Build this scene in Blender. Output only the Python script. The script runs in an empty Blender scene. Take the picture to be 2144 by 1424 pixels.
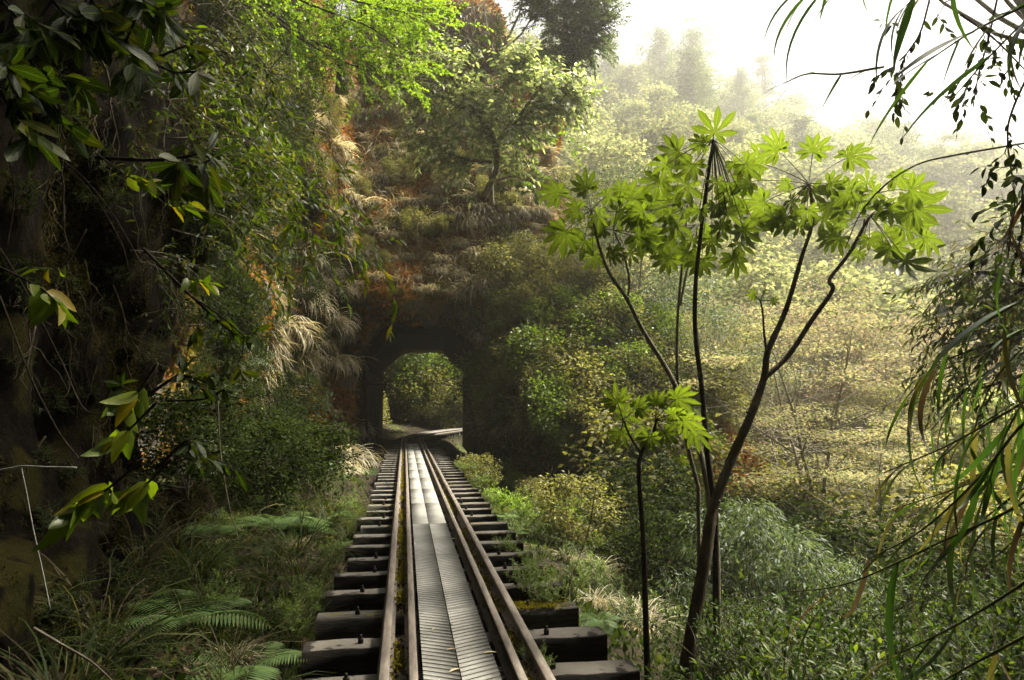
import bpy, math, random
import numpy as np
from mathutils import Vector, Matrix
from mathutils.bvhtree import BVHTree
R = math.radians
rs = np.random.RandomState
SC = bpy.context.scene
COL = SC.collection

# ------------------------------------------------------------------ camera, light, exposure
CAM = np.array((-0.34, 0.0, 1.4)); YAW = R(8.9); PITCH = R(5.5); FPX = 1430.0
cd = bpy.data.cameras.new("camera"); cam = bpy.data.objects.new("camera", cd); COL.objects.link(cam)
cd.sensor_width = 36.0; cd.lens = 36.0 * FPX / 2144; cd.clip_start = 0.05; cd.clip_end = 3000
cam.location = CAM; cam.rotation_euler = (R(90) + PITCH, 0, -YAW)
SC.camera = cam
SC.view_settings.view_transform = 'Standard'; SC.view_settings.look = 'None'
SC.view_settings.gamma = 1.0
SC.view_settings.exposure = 2.1
SUN_EL, SUN_AZ = R(52), R(72)            # azimuth clockwise from +Y
w = bpy.data.worlds.new("World"); SC.world = w; w.use_nodes = True
nt = w.node_tree; nt.nodes.clear()
sky = nt.nodes.new('ShaderNodeTexSky'); sky.sky_type = 'NISHITA'; sky.sun_disc = False
sky.sun_elevation = SUN_EL; sky.sun_rotation = SUN_AZ; sky.dust_density = 4.0; sky.air_density = 1.0
hs = nt.nodes.new('ShaderNodeHueSaturation'); hs.inputs['Saturation'].default_value = 0.06
bg = nt.nodes.new('ShaderNodeBackground'); bg.inputs['Strength'].default_value = 0.052
wo = nt.nodes.new('ShaderNodeOutputWorld')
nt.links.new(sky.outputs[0], hs.inputs['Color']); nt.links.new(hs.outputs[0], bg.inputs[0]); nt.links.new(bg.outputs[0], wo.inputs[0])
sl = bpy.data.lights.new("sun", 'SUN'); sl.energy = 5.0; sl.angle = R(12); sl.color = (1.0, 0.92, 0.74)
so = bpy.data.objects.new("sun", sl); COL.objects.link(so)
sd = Vector((math.sin(SUN_AZ) * math.cos(SUN_EL), math.cos(SUN_AZ) * math.cos(SUN_EL), math.sin(SUN_EL)))
so.rotation_euler = sd.to_track_quat('Z', 'Y').to_euler(); so.location = sd * 60
cy = SC.cycles
cy.max_bounces = 6; cy.diffuse_bounces = 3; cy.glossy_bounces = 2; cy.transmission_bounces = 4; cy.volume_bounces = 1
cy.transparent_max_bounces = 4; cy.use_denoising = True; cy.caustics_reflective = False; cy.caustics_refractive = False
cy.sample_clamp_indirect = 6.0
HAZE = 0.0015

# ------------------------------------------------------------------ projection helpers (world points from photo pixels)
_f = np.array((math.sin(YAW) * math.cos(PITCH), math.cos(YAW) * math.cos(PITCH), math.sin(PITCH)))
_r = np.array((math.cos(YAW), -math.sin(YAW), 0.0)); _u = np.cross(_r, _f)
def P(px, py, d):
    """world point on the pixel's ray at depth d along the view axis"""
    return CAM + d * (_f + _r * (px - 1072) / FPX - _u * (py - 712) / FPX)
def ray(px, py):
    v = _f + _r * (px - 1072) / FPX - _u * (py - 712) / FPX
    return v / np.linalg.norm(v)

# ------------------------------------------------------------------ noise
_T = rs(7).rand(64, 64, 64).astype(np.float32)
def vn(x, y, z, s=1.0, seed=0):
    x = np.asarray(x, np.float32) / s + seed * 7.31 + 100; y = np.asarray(y, np.float32) / s + seed * 3.17 + 100; z = np.asarray(z, np.float32) / s + 100 + seed * 1.7
    xi, yi, zi = np.floor(x).astype(int), np.floor(y).astype(int), np.floor(z).astype(int)
    fx, fy, fz = x - xi, y - yi, z - zi
    fx = fx * fx * (3 - 2 * fx); fy = fy * fy * (3 - 2 * fy); fz = fz * fz * (3 - 2 * fz)
    a, b, c = xi & 63, yi & 63, zi & 63; a1, b1, c1 = (xi + 1) & 63, (yi + 1) & 63, (zi + 1) & 63
    L = lambda p, q, t: p + (q - p) * t
    v = L(L(L(_T[a, b, c], _T[a1, b, c], fx), L(_T[a, b1, c], _T[a1, b1, c], fx), fy),
          L(L(_T[a, b, c1], _T[a1, b, c1], fx), L(_T[a, b1, c1], _T[a1, b1, c1], fx), fy), fz)
    return v * 2 - 1
def fbm(x, y, z, s=1.0, o=4, seed=0):
    t = 0; a = 1.0
    for k in range(o):
        t = t + a * vn(x, y, z, s, seed + k); a *= 0.5; s *= 0.5
    return t

# ------------------------------------------------------------------ mesh helpers
def mesh(name, V, F, UV=None, smooth=False):
    """F: list of (n,k) int arrays; UV: matching list of (n,k,2) or None"""
    V = np.asarray(V, np.float32); F = [np.asarray(f) for f in F if len(f)]
    me = bpy.data.meshes.new(name); me.vertices.add(len(V)); me.vertices.foreach_set('co', V.ravel())
    L = np.concatenate([f.ravel() for f in F]); tot = np.concatenate([np.full(len(f), f.shape[1]) for f in F])
    me.loops.add(len(L)); me.loops.foreach_set('vertex_index', L.astype(np.int32))
    me.polygons.add(len(tot)); st = np.concatenate(([0], np.cumsum(tot)[:-1]))
    me.polygons.foreach_set('loop_start', st.astype(np.int32))
    if UV is not None:
        lay = me.uv_layers.new(name='UVMap'); lay.data.foreach_set('uv', np.concatenate([np.asarray(u, np.float32).ravel() for u in UV]))
    if smooth: me.polygons.foreach_set('use_smooth', np.ones(len(tot), bool))
    me.update(calc_edges=True); me.validate(); return me
def link(name, me, m=None, parent=None, loc=None):
    o = bpy.data.objects.new(name, me); COL.objects.link(o)
    if m is not None and me is not None and not me.materials: me.materials.append(m)
    if parent is not None: o.parent = parent
    if loc is not None: o.location = loc
    return o
def tag(o, label=None, cat=None, group=None, kind=None):
    if label: o['label'] = label
    if cat: o['category'] = cat
    if group: o['group'] = group
    if kind: o['kind'] = kind
    return o
def empty(name, loc=(0, 0, 0)):
    o = bpy.data.objects.new(name, None); COL.objects.link(o); o.location = loc; o.empty_display_size = 0.1; return o
class MB:
    """collects boxes, tubes and raw pieces into one mesh"""
    def __init__(s): s.V = []; s.F = {}; s.n = 0
    def raw(s, V, F):
        V = np.asarray(V, float)
        for f in F:
            f = np.asarray(f)
            if len(f): s.F.setdefault(f.shape[1], []).append(f + s.n)
        s.V.append(V); s.n += len(V)
    def box(s, c, d, M=None, jit=0.0, seed=0):
        v = np.array([(x, y, z) for x in (-.5, .5) for y in (-.5, .5) for z in (-.5, .5)]) * np.array(d)
        if jit: v += rs(seed).uniform(-jit, jit, v.shape)
        if M is not None: v = v @ np.array(M).T
        s.raw(v + np.array(c), [[(0, 1, 3, 2), (4, 6, 7, 5), (0, 4, 5, 1), (2, 3, 7, 6), (0, 2, 6, 4), (1, 5, 7, 3)]])
    def tube(s, pts, r0, r1=None, n=6, cap=True):
        pts = np.asarray(pts, float); k = len(pts); r1 = r0 if r1 is None else r1
        rad = np.linspace(r0, r1, k) if np.isscalar(r0) else np.asarray(r0)
        t = np.gradient(pts, axis=0); t /= np.linalg.norm(t, axis=1)[:, None] + 1e-9
        a = np.cross(t[0], (0.31, 0.17, 0.93)); a /= np.linalg.norm(a) + 1e-9
        th = np.arange(n) * 2 * math.pi / n; V = np.empty((k, n, 3))
        for i in range(k):
            a = a - t[i] * a.dot(t[i]); a /= np.linalg.norm(a) + 1e-9; b = np.cross(t[i], a)
            V[i] = pts[i] + rad[i] * (np.cos(th)[:, None] * a + np.sin(th)[:, None] * b)
        i, j = np.meshgrid(np.arange(k - 1), np.arange(n), indexing='ij'); i = i.ravel(); j = j.ravel(); j1 = (j + 1) % n
        Fq = np.stack([i * n + j, i * n + j1, (i + 1) * n + j1, (i + 1) * n + j], 1)
        fs = [Fq]
        if cap: fs += [np.array([np.arange(n)[::-1]]), np.array([(k - 1) * n + np.arange(n)])]
        s.raw(V.reshape(-1, 3), fs)
    def mesh(s, name, smooth=False): return mesh(name, np.concatenate(s.V), [np.concatenate(f) for f in s.F.values()], None, smooth)
    def build(s, name, m, parent=None, smooth=False): return link(name, s.mesh(name, smooth), m, parent)

def surfnet(val, org, h):
    """surface nets on a grid (inside < 0); returns V, quads"""
    nx, ny, nz = val.shape; ins = val < 0
    cnt = np.zeros((nx - 1, ny - 1, nz - 1), np.float32); acc = np.zeros((nx - 1, ny - 1, nz - 1, 3), np.float32)
    off = [(0, 0), (0, 1), (1, 0), (1, 1)]
    for ax in range(3):
        o1, o2 = [a for a in range(3) if a != ax]
        for (a, b) in off:
            s0 = [None] * 3; s1 = [None] * 3
            s0[ax] = slice(0, -1); s1[ax] = slice(1, None)
            for o, q in ((o1, a), (o2, b)):
                sl_ = slice(q, None if q else -1); s0[o] = sl_; s1[o] = sl_
            v0 = val[tuple(s0)]; v1 = val[tuple(s1)]; m = (v0 < 0) != (v1 < 0)
            t = np.where(m, v0 / (v0 - v1 + 1e-12), 0); mf = m.astype(np.float32); cnt += mf
            acc[..., ax] += t * mf; acc[..., o1] += a * mf; acc[..., o2] += b * mf
    act = cnt > 0; idx = -np.ones(act.shape, int); idx[act] = np.arange(act.sum())
    g = np.argwhere(act); V = (g + acc[act] / cnt[act][:, None]) * h + np.array(org)
    Q = []
    for ax in range(3):
        o1, o2 = [a for a in range(3) if a != ax]
        s0 = [slice(1, -1)] * 3; s1 = [slice(1, -1)] * 3; s0[ax] = slice(0, -1); s1[ax] = slice(1, None)
        m = ins[tuple(s0)] != ins[tuple(s1)]; e = np.argwhere(m)
        base = e.copy(); base[:, o1] += 1; base[:, o2] += 1
        first = ins[tuple(s0)][m]
        def cell(a, b):
            c = base.copy(); c[:, o1] -= a; c[:, o2] -= b; return idx[c[:, 0], c[:, 1], c[:, 2]]
        q = np.stack([cell(1, 1), cell(0, 1), cell(0, 0), cell(1, 0)], 1)
        flip = first if ax != 1 else ~first
        q[~flip] = q[~flip][:, ::-1]; Q.append(q)
    Q = np.concatenate(Q); return V, Q[(Q >= 0).all(1)]

# ------------------------------------------------------------------ materials
def nmat(name):
    m = bpy.data.materials.new(name); m.use_nodes = True; t = m.node_tree; t.nodes.clear()
    return m, t, (lambda k, **kw: _node(t, k, kw)), t.links.new
def _node(t, k, kw):
    n = t.nodes.new('ShaderNode' + k)
    for a, b in kw.items(): setattr(n, a, b)
    return n
def ramp(n, cols, interp='LINEAR'):
    cr = n.color_ramp; cr.interpolation = interp
    while len(cr.elements) > 1: cr.elements.remove(cr.elements[-1])
    for i, (p, c) in enumerate(cols):
        e = cr.elements[0] if i == 0 else cr.elements.new(p)
        e.position = p; e.color = (*c, 1)
    return n
def leafmat(name, cols, trans=0.4, tcol=(1.25, 1.3, 0.55), rough=0.42, spec=0.4, vein=False, obj=0.25, pos=None):
    """leaf: colour per leaf (island) and per plant, part of the light passes through"""
    m, t, N, LK = nmat(name)
    g = N('NewGeometry'); cr = N('ValToRGB'); n = len(cols)
    ramp(cr, [((pos[i] if pos else (i / max(1, n - 1))), c) for i, c in enumerate(cols)]); LK(g.outputs['Random Per Island'], cr.inputs[0])
    oi = N('ObjectInfo'); hsv = N('HueSaturation'); mr = N('MapRange'); mr.inputs['To Min'].default_value = 1 - obj; mr.inputs['To Max'].default_value = 1 + obj
    LK(oi.outputs['Random'], mr.inputs['Value']); LK(mr.outputs[0], hsv.inputs['Value']); LK(cr.outputs[0], hsv.inputs['Color'])
    col = hsv.outputs[0]
    if vein:
        uv = N('UVMap'); sx = N('SeparateXYZ'); LK(uv.outputs[0], sx.inputs[0])
        a = N('Math', operation='ABSOLUTE'); LK(sx.outputs[0], a.inputs[0])            # u = -1..1 across the blade
        lt = N('Math', operation='LESS_THAN'); LK(a.outputs[0], lt.inputs[0]); lt.inputs[1].default_value = 0.09
        sub = N('Math', operation='MULTIPLY_ADD'); LK(a.outputs[0], sub.inputs[0]); sub.inputs[1].default_value = -0.28; LK(sx.outputs[1], sub.inputs[2])
        ml = N('Math', operation='MULTIPLY'); LK(sub.outputs[0], ml.inputs[0]); ml.inputs[1].default_value = 9.0
        fr = N('Math', operation='FRACT'); LK(ml.outputs[0], fr.inputs[0]); l2 = N('Math', operation='LESS_THAN'); LK(fr.outputs[0], l2.inputs[0]); l2.inputs[1].default_value = 0.13
        mxx = N('Math', operation='MAXIMUM'); LK(lt.outputs[0], mxx.inputs[0]); LK(l2.outputs[0], mxx.inputs[1])
        sc = N('Math', operation='MULTIPLY'); LK(mxx.outputs[0], sc.inputs[0]); sc.inputs[1].default_value = 0.45
        mx = N('Mix', data_type='RGBA'); LK(sc.outputs[0], mx.inputs[0]); LK(col, mx.inputs[6]); mx.inputs[7].default_value = (0.16, 0.24, 0.05, 1)
        nz = N('TexNoise'); tc = N('TexCoord'); LK(tc.outputs['Object'], nz.inputs['Vector']); nz.inputs['Scale'].default_value = 26
        sp = ramp(N('ValToRGB'), [(0, (0, 0, 0)), (0.62, (0, 0, 0)), (0.70, (1, 1, 1))]); LK(nz.outputs[0], sp.inputs[0])
        m2 = N('Mix', data_type='RGBA'); LK(sp.outputs[0], m2.inputs[0]); LK(mx.outputs[2], m2.inputs[6]); m2.inputs[7].default_value = (0.045, 0.05, 0.012, 1)
        col = m2.outputs[2]
    b = N('BsdfPrincipled'); LK(col, b.inputs['Base Color']); b.inputs['Roughness'].default_value = rough; b.inputs['Specular IOR Level'].default_value = spec
    tr = N('BsdfTranslucent'); tm = N('Mix', data_type='RGBA', blend_type='MULTIPLY'); tm.inputs[0].default_value = 1.0
    LK(col, tm.inputs[6]); tm.inputs[7].default_value = (*[c * 1.5 for c in tcol], 1); LK(tm.outputs[2], tr.inputs[0])
    ms = N('MixShader'); ms.inputs[0].default_value = trans; LK(b.outputs[0], ms.inputs[1]); LK(tr.outputs[0], ms.inputs[2])
    o = N('OutputMaterial'); LK(ms.outputs[0], o.inputs[0]); return m
def noisemat(name, cols, scale=4.0, detail=8, rough=0.85, bump=0.4, bscale=20, stretch=(1, 1, 1), spec=0.12, moss=None, roughs=None, pos=None):
    m, t, N, LK = nmat(name)
    tc = N('TexCoord'); mp = N('Mapping'); mp.inputs['Scale'].default_value = stretch; LK(tc.outputs['Object'], mp.inputs[0])
    nz = N('TexNoise'); nz.inputs['Scale'].default_value = scale; nz.inputs['Detail'].default_value = detail; nz.inputs['Roughness'].default_value = 0.65; LK(mp.outputs[0], nz.inputs['Vector'])
    cr = ramp(N('ValToRGB'), [((pos[i] if pos else (0.3 + 0.4 * i / max(1, len(cols) - 1))), c) for i, c in enumerate(cols)]); LK(nz.outputs[0], cr.inputs[0]); col = cr.outputs[0]
    n2 = N('TexNoise'); n2.inputs['Scale'].default_value = bscale; n2.inputs['Detail'].default_value = 9; n2.inputs['Roughness'].default_value = 0.7; LK(mp.outputs[0], n2.inputs['Vector'])
    bp = N('Bump'); bp.inputs['Strength'].default_value = bump; bp.inputs['Distance'].default_value = 0.05; LK(n2.outputs[0], bp.inputs['Height'])
    b = N('BsdfPrincipled'); b.inputs['Roughness'].default_value = rough; b.inputs['Specular IOR Level'].default_value = spec; LK(bp.outputs[0], b.inputs['Normal'])
    if roughs:
        rr = N('MapRange'); rr.inputs['From Min'].default_value = .35; rr.inputs['From Max'].default_value = .65; rr.inputs['To Min'].default_value, rr.inputs['To Max'].default_value = roughs
        LK(n2.outputs[0], rr.inputs['Value']); LK(rr.outputs[0], b.inputs['Roughness'])
    if moss:
        colm, sc_, thr, up = moss
        g = N('NewGeometry'); sx = N('SeparateXYZ'); LK(g.outputs['Normal'], sx.inputs[0])
        n3 = N('TexNoise'); n3.inputs['Scale'].default_value = sc_; n3.inputs['Detail'].default_value = 7; LK(tc.outputs['Object'], n3.inputs['Vector'])
        ma = N('Math', operation='MULTIPLY_ADD'); LK(sx.outputs[2], ma.inputs[0]); ma.inputs[1].default_value = up; LK(n3.outputs[0], ma.inputs[2])
        mr = N('MapRange'); LK(ma.outputs[0], mr.inputs['Value']); mr.inputs['From Min'].default_value = thr; mr.inputs['From Max'].default_value = thr + 0.07
        n4 = N('TexNoise'); n4.inputs['Scale'].default_value = 0.55; n4.inputs['Detail'].default_value = 5; LK(tc.outputs['Object'], n4.inputs['Vector'])
        c4 = ramp(N('ValToRGB'), [(0.32 + 0.36 * i / max(1, len(colm) - 1), c) for i, c in enumerate(colm)]); LK(n4.outputs[0], c4.inputs[0])
        mx = N('Mix', data_type='RGBA'); LK(mr.outputs[0], mx.inputs[0]); LK(col, mx.inputs[6]); LK(c4.outputs[0], mx.inputs[7]); col = mx.outputs[2]
    LK(col, b.inputs['Base Color']); o = N('OutputMaterial'); LK(b.outputs[0], o.inputs[0]); return m

M = {}
MOSS = [(0.04, 0.035, 0.010), (0.11, 0.065, 0.015), (0.16, 0.070, 0.014), (0.08, 0.065, 0.018)]
M['rock'] = noisemat('mossy_rock', [(0.035, 0.03, 0.024), (0.11, 0.10, 0.085), (0.24, 0.225, 0.20)], 0.9, 9, 0.9, 0.8, 6, moss=(MOSS, 0.9, 0.44, 0.22))
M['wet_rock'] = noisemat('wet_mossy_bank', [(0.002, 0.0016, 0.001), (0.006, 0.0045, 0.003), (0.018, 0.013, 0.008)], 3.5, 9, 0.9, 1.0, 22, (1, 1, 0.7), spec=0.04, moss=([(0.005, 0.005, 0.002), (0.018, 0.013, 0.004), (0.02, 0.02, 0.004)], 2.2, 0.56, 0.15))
M['soil'] = noisemat('leafy_soil', [(0.006, 0.005, 0.003), (0.018, 0.013, 0.008), (0.045, 0.035, 0.02)], 1.3, 9, 0.95, 0.6, 9, moss=([(0.02, 0.03, 0.008), (0.05, 0.06, 0.015)], 0.7, 0.60, 0.05))
M['bark'] = noisemat('mossy_bark', [(0.03, 0.023, 0.014), (0.09, 0.07, 0.045), (0.20, 0.17, 0.12)], 9, 8, 0.9, 0.8, 40, (1, 1, 0.3), moss=([(0.05, 0.05, 0.012), (0.09, 0.07, 0.015)], 5, 0.56, 0.0))
M['pale_bark'] = noisemat('pale_bark', [(0.10, 0.085, 0.06), (0.22, 0.20, 0.15), (0.36, 0.33, 0.26)], 12, 8, 0.85, 0.5, 50, (1, 1, 0.4))
M['dark_bark'] = noisemat('dark_bark', [(0.012, 0.009, 0.006), (0.035, 0.028, 0.02), (0.07, 0.055, 0.04)], 14, 8, 0.85, 0.6, 50, (1, 1, 0.4))
M['twig'] = noisemat('dry_twig', [(0.07, 0.055, 0.04), (0.18, 0.155, 0.12), (0.3, 0.27, 0.22)], 10, 5, 0.9, 0.2, 30)
M['rail'] = noisemat('rusty_rail', [(0.06, 0.045, 0.035), (0.115, 0.095, 0.08), (0.19, 0.165, 0.14)], 5, 9, 0.55, 0.25, 60, (6, 1, 6), 0.5, roughs=(0.38, 0.75))
M['timber'] = noisemat('dark_timber_with_painted_lit_top', [(0.005, 0.004, 0.003), (0.014, 0.011, 0.009), (0.032, 0.027, 0.022)], 4, 10, 0.7, 0.5, 24, (1, 7, 7), 0.15, moss=([(0.06, 0.053, 0.045), (0.12, 0.11, 0.096), (0.17, 0.155, 0.135)], 9, 1.28, 1.0), roughs=(0.55, 0.95))  # lit grey top and shaded dark sides are put into the colour by normal
M['timber_moss'] = noisemat('mossy_timber', [(0.018, 0.015, 0.012), (0.075, 0.068, 0.058), (0.19, 0.175, 0.155)], 4, 9, 0.7, 0.6, 18, (1, 8, 8), 0.3, moss=([(0.09, 0.08, 0.012), (0.15, 0.115, 0.015)], 16, 0.99, 0.5))
M['timber_thick_moss'] = noisemat('thickly_mossed_timber', [(0.008, 0.006, 0.005), (0.024, 0.020, 0.017)], 3, 9, 0.9, 0.9, 60, (1, 1, 1), 0.1, moss=([(0.13, 0.11, 0.014), (0.19, 0.15, 0.02)], 5, 0.86, 0.5))
M['iron'] = noisemat('rusty_iron', [(0.012, 0.010, 0.009), (0.035, 0.025, 0.02)], 20, 5, 0.6, 0.3, 60)
M['plate'] = noisemat('walkway_board', [(0.13, 0.13, 0.122), (0.195, 0.193, 0.182), (0.26, 0.255, 0.24)], 2.2, 10, 0.55, 0.12, 60, (1, 1, 1), 0.12, roughs=(0.7, 0.95))
M['groove'] = noisemat('dark_groove', [(0.018, 0.016, 0.012), (0.04, 0.035, 0.026)], 8, 5, 0.9, 0.2, 30)  # dark base tone showing between the ribs of the boards
M['concrete'] = noisemat('stained_concrete', [(0.07, 0.065, 0.055), (0.17, 0.16, 0.14), (0.30, 0.285, 0.25)], 2.2, 9, 0.9, 0.4, 14, (1, 1, 0.5), moss=([(0.05, 0.045, 0.012), (0.08, 0.05, 0.015)], 1.6, 0.60, 0.1))
M['lining'] = noisemat('dark_lining', [(0.004, 0.004, 0.004), (0.012, 0.011, 0.010), (0.028, 0.026, 0.023)], 2.2, 7, 0.85, 0.4, 10)  # near-black tone over the whole lining
# ------------------------------------------------------------------ track centre line (straight over the bridge, bends right in the tunnel)
def centre(s):
    s = np.asarray(s, float); Y0, Rr = 29.0, 31.0; a = np.clip((s - Y0) / Rr, 0, None)
    a = np.minimum(a, 1.3)
    x = np.where(s < Y0, 0.0, Rr * (1 - np.cos(a))); y = np.where(s < Y0, s, Y0 + Rr * np.sin(a)); return x, y, a
# ------------------------------------------------------------------ terrain
def groundz(x, y):
    x = np.asarray(x, float); y = np.asarray(y, float)
    r = np.hypot(x, y); az = np.degrees(np.arctan2(x, y))
    sm = lambda e0, e1, v: (lambda t: t * t * (3 - 2 * t))(np.clip((v - e0) / (e1 - e0), 0, 1))
    xc = np.where(y > 29, 31 * (1 - np.cos(np.clip((y - 29) / 31, 0, 1.3))), 0)
    dx = x - xc
    left = -0.42 + 0.22 * np.clip(-dx - 1.0, 0, 4)
    right = -0.75 - 0.36 * np.clip(dx - 1.1, 0, 11.5) - 0.25 * sm(14, 3, y) * sm(1.1, 3, dx)
    bed = np.where(y < 17, -1.35, -0.33) * (1 - sm(15, 18, y)) * (y < 18) + -0.36 * sm(15, 18, y) * (y < 18) + (y >= 18) * -0.36
    z = np.where(dx < 0, bed + (left - bed) * sm(0.75, 1.35, -dx), bed + (right - bed) * sm(0.8, 1.7 , dx))
    z = z + np.where(np.abs(dx) > 1.0, 0.12, 0.02) * fbm(x, y, 0, 1.6, 4, 3)
    k = np.interp(az, [-60, -6, 3, 8, 16, 26, 32, 40, 48, 70, 110], [.7, .7, .74, .67, .63, .56, .45, .37, .29, .40, .3])
    r0 = np.interp(az, [-20, 4, 8, 14, 22], [46, 46, 49, 52, 44])
    hill = k * np.clip(r - r0, 0, 160) + np.clip(r - r0 - 160, 0, 400) * -0.10
    hill = hill + sm(0, 30, r - r0) * fbm(x, y, 0, 22, 3, 9) * 3.0
    front = sm(105, 85, np.abs(az))
    z = z + hill * front
    back = 1.3 * np.clip(-y - 3.2, 0, 22) + 0.9 * np.clip(-x - 5.0, 0, 14) * sm(30, 20, y) + 1.0 * np.clip(x - 16, 0, 12) * sm(6, -2, y)  # unseen slopes behind and beside the camera, raised to block sky light
    return z + back
def build_ground():
    rr = np.concatenate([np.linspace(0.0, 12, 120), 12 * np.exp(np.linspace(0.008, math.log(420 / 12), 250))])
    th = np.radians(np.concatenate([np.linspace(-60, 80, 620), np.linspace(80.6, 299.4, 240)]))
    RR, TH = np.meshgrid(rr, th, indexing='ij'); X = RR * np.sin(TH); Y = RR * np.cos(TH) - 0.0; Z = groundz(X, Y)
    n, m = RR.shape; i, j = np.meshgrid(np.arange(n - 1), np.arange(m), indexing='ij'); i = i.ravel(); j = j.ravel(); j1 = (j + 1) % m
    F = np.stack([i * m + j, i * m + j1, (i + 1) * m + j1, (i + 1) * m + j], 1)[:, ::-1]
    V = np.stack([X, Y, Z], -1).reshape(-1, 3)
    o = link('ground', mesh('ground', V, [F], None, True), M['soil']); tag(o, 'dark leafy soil of the gully and the forested hillside', kind='structure'); return V, F
GV, GF = build_ground()

# ------------------------------------------------------------------ the spur of rock that the tunnel pierces
TX0, TX1 = 0.26, 0.62       # tunnel centre at the two mouths
def cliff_sdf(X, Y, Z):
    n1 = fbm(X, Y, Z * .55, 4.5, 3, 1); n2 = fbm(X, Y * .7, Z * .5, 1.5, 4, 5); n3 = vn(X, Y, Z, 0.7, 11)
    front = 25.4 + 0.66 * np.clip(Z - 5.3, 0, 20) - 0.95 * np.clip(5.0 - Z, 0, 9) * np.clip((X - 2.7) / 1.2, 0, 1) - Y
    lip = -0.45 * np.exp(-((Z - 5.6) / 1.1) ** 2)
    leftw = np.clip(-2.7 - X, 0, 9) * 3.2; front = front + lip - leftw
    end = X - (7.0 - 0.22 * (Z - 7) + np.clip(7 - Z, 0, 14) * 0.30 - 0.5 * np.clip(Z - 14, 0, 9) * 0)
    low = Z - (16.3 + 0.10 * (-X) + 0.5 * vn(X, Y, 0, 3, 2))
    rightlow = X * 0.82 + Z * 0.57 - (7.0 * 0.82 + 5.6 * 0.57)
    back = Y - 36.3 - np.clip(Z - 6, 0, 5)
    d = np.maximum.reduce([front, end, low, back, np.where(Z < 9, rightlow * 0.6, -9)])
    # upper outcrops standing on the ledge
    def blob(cx, cy, cz, a, b, c): return (np.sqrt(((X - cx) / a) ** 2 + ((Y - cy) / b) ** 2 + ((Z - cz) / c) ** 2) - 1) * min(a, b, c)
    d2 = np.maximum.reduce([35.2 - Y, X - 2.4, -X - 2.8, Z - 22.0, Y - 40.5])
    d = np.minimum(d, d2)
    d = np.minimum(d, blob(2.6, 34.2, 20.6, 2.4, 2.2, 2.3)); d = np.minimum(d, blob(5.2, 33.6, 18.3, 2.0, 2.0, 1.25)); d = np.minimum(d, blob(-6.5, 33, 17.5, 3.0, 2.5, 3.6))
    d = np.minimum(d, blob(0.9, 37.2, 24.0, 3.6, 2.0, 3.0)); d = np.minimum(d, blob(1.5, 36.0, 17.6, 4.6, 2.6, 2.6)); d = np.minimum(d, blob(4.6, 33.5, 15.6, 2.6, 2.6, 2.2))
    # canyon wall left of the track that the near bank runs into
    cw = np.maximum.reduce([X + 3.1 + np.interp(Y, [8, 11, 15, 21, 25], [0.6, 1.3, 1.0, .4, .0]) + 0.30 * np.clip(Z - 4, 0, 20), 5.0 - Y, Z - 15 - 0.3 * (25 - Y) * 0, Y - 30])
    d = np.minimum(d, cw)
    d = d + 0.55 * n1 + 0.34 * n2 + 0.12 * n3
    # carve the bore
    xc = TX0 + (TX1 - TX0) * (Y - 26) / 10 ; u = np.abs(X - xc)
    bore = np.maximum.reduce([u - 2.30, Z - 4.6, (u + (Z - 3.4)) * 0.707 - 1.62, 20 - Y])
    rag = bore + 0.20 * n2 + 0.10 * n3
    wide = np.maximum.reduce([u - 2.35, Z - 4.7, (u + (Z - 3.6)) * 0.707 - 1.8, 20 - Y, Y - 26.2]) + 0.28 * n2 + 0.1 * n3
    return np.maximum(d, -rag)
def build_cliff():
    h = 0.23; xs = np.arange(-17, 13, h); ys = np.arange(4.2, 42, h); zs = np.arange(-7, 27.5, h)
    X, Y, Z = np.meshgrid(xs, ys, zs, indexing='ij', sparse=False)
    X = X.astype(np.float32); Y = Y.astype(np.float32); Z = Z.astype(np.float32)
    v = cliff_sdf(X, Y, Z).astype(np.float32)
    v[0] = v[-1] = 1; v[:, 0] = v[:, -1] = 1; v[:, :, 0] = 1; v[:, :, -1] = 1
    V, Q = surfnet(v, (xs[0], ys[0], zs[0]), h)
    o = link('cliff', mesh('cliff', V, [Q], None, True), M['rock']); tag(o, 'mossy rock spur pierced by the railway tunnel', kind='structure'); return V, Q
CV, CQ = build_cliff()
def build_bank():
    h = 0.085; xs = np.arange(-7.0, -1.3, h); ys = np.arange(-3.5, 10.2, h); zs = np.arange(-1.2, 8.2, h)
    X, Y, Z = np.meshgrid(xs, ys, zs, indexing='ij'); X = X.astype(np.float32); Y = Y.astype(np.float32); Z = Z.astype(np.float32)
    face = X + 2.95 - 0.42 * np.exp(-(Z / 0.9) ** 2) + 0.25 * np.sin(Z * 1.1 + 0.4) * (Z > 0.5) - 0.10 * np.clip(Z - 3.5, 0, 6)
    d = np.maximum.reduce([face, Y - 8.6 - 0.2 * (Z < 1) , Z - 7.3])
    d = d + 0.30 * fbm(X, Y, Z * 0.6, 1.3, 4, 21) + 0.16 * fbm(X, Y, Z * 0.6, 0.42, 3, 31)
    d[0] = d[-1] = 1; d[:, 0] = d[:, -1] = 1; d[:, :, 0] = 1; d[:, :, -1] = 1
    V, Q = surfnet(d, (xs[0], ys[0], zs[0]), h)
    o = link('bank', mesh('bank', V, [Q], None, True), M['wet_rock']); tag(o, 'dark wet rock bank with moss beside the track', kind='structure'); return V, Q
BV, BQ = build_bank()
def _bvh(V, F): return BVHTree.FromPolygons([tuple(v) for v in V.tolist()], F.tolist())
BV_G, BV_C, BV_B = _bvh(GV, GF), _bvh(CV, CQ), _bvh(BV, BQ)
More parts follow.
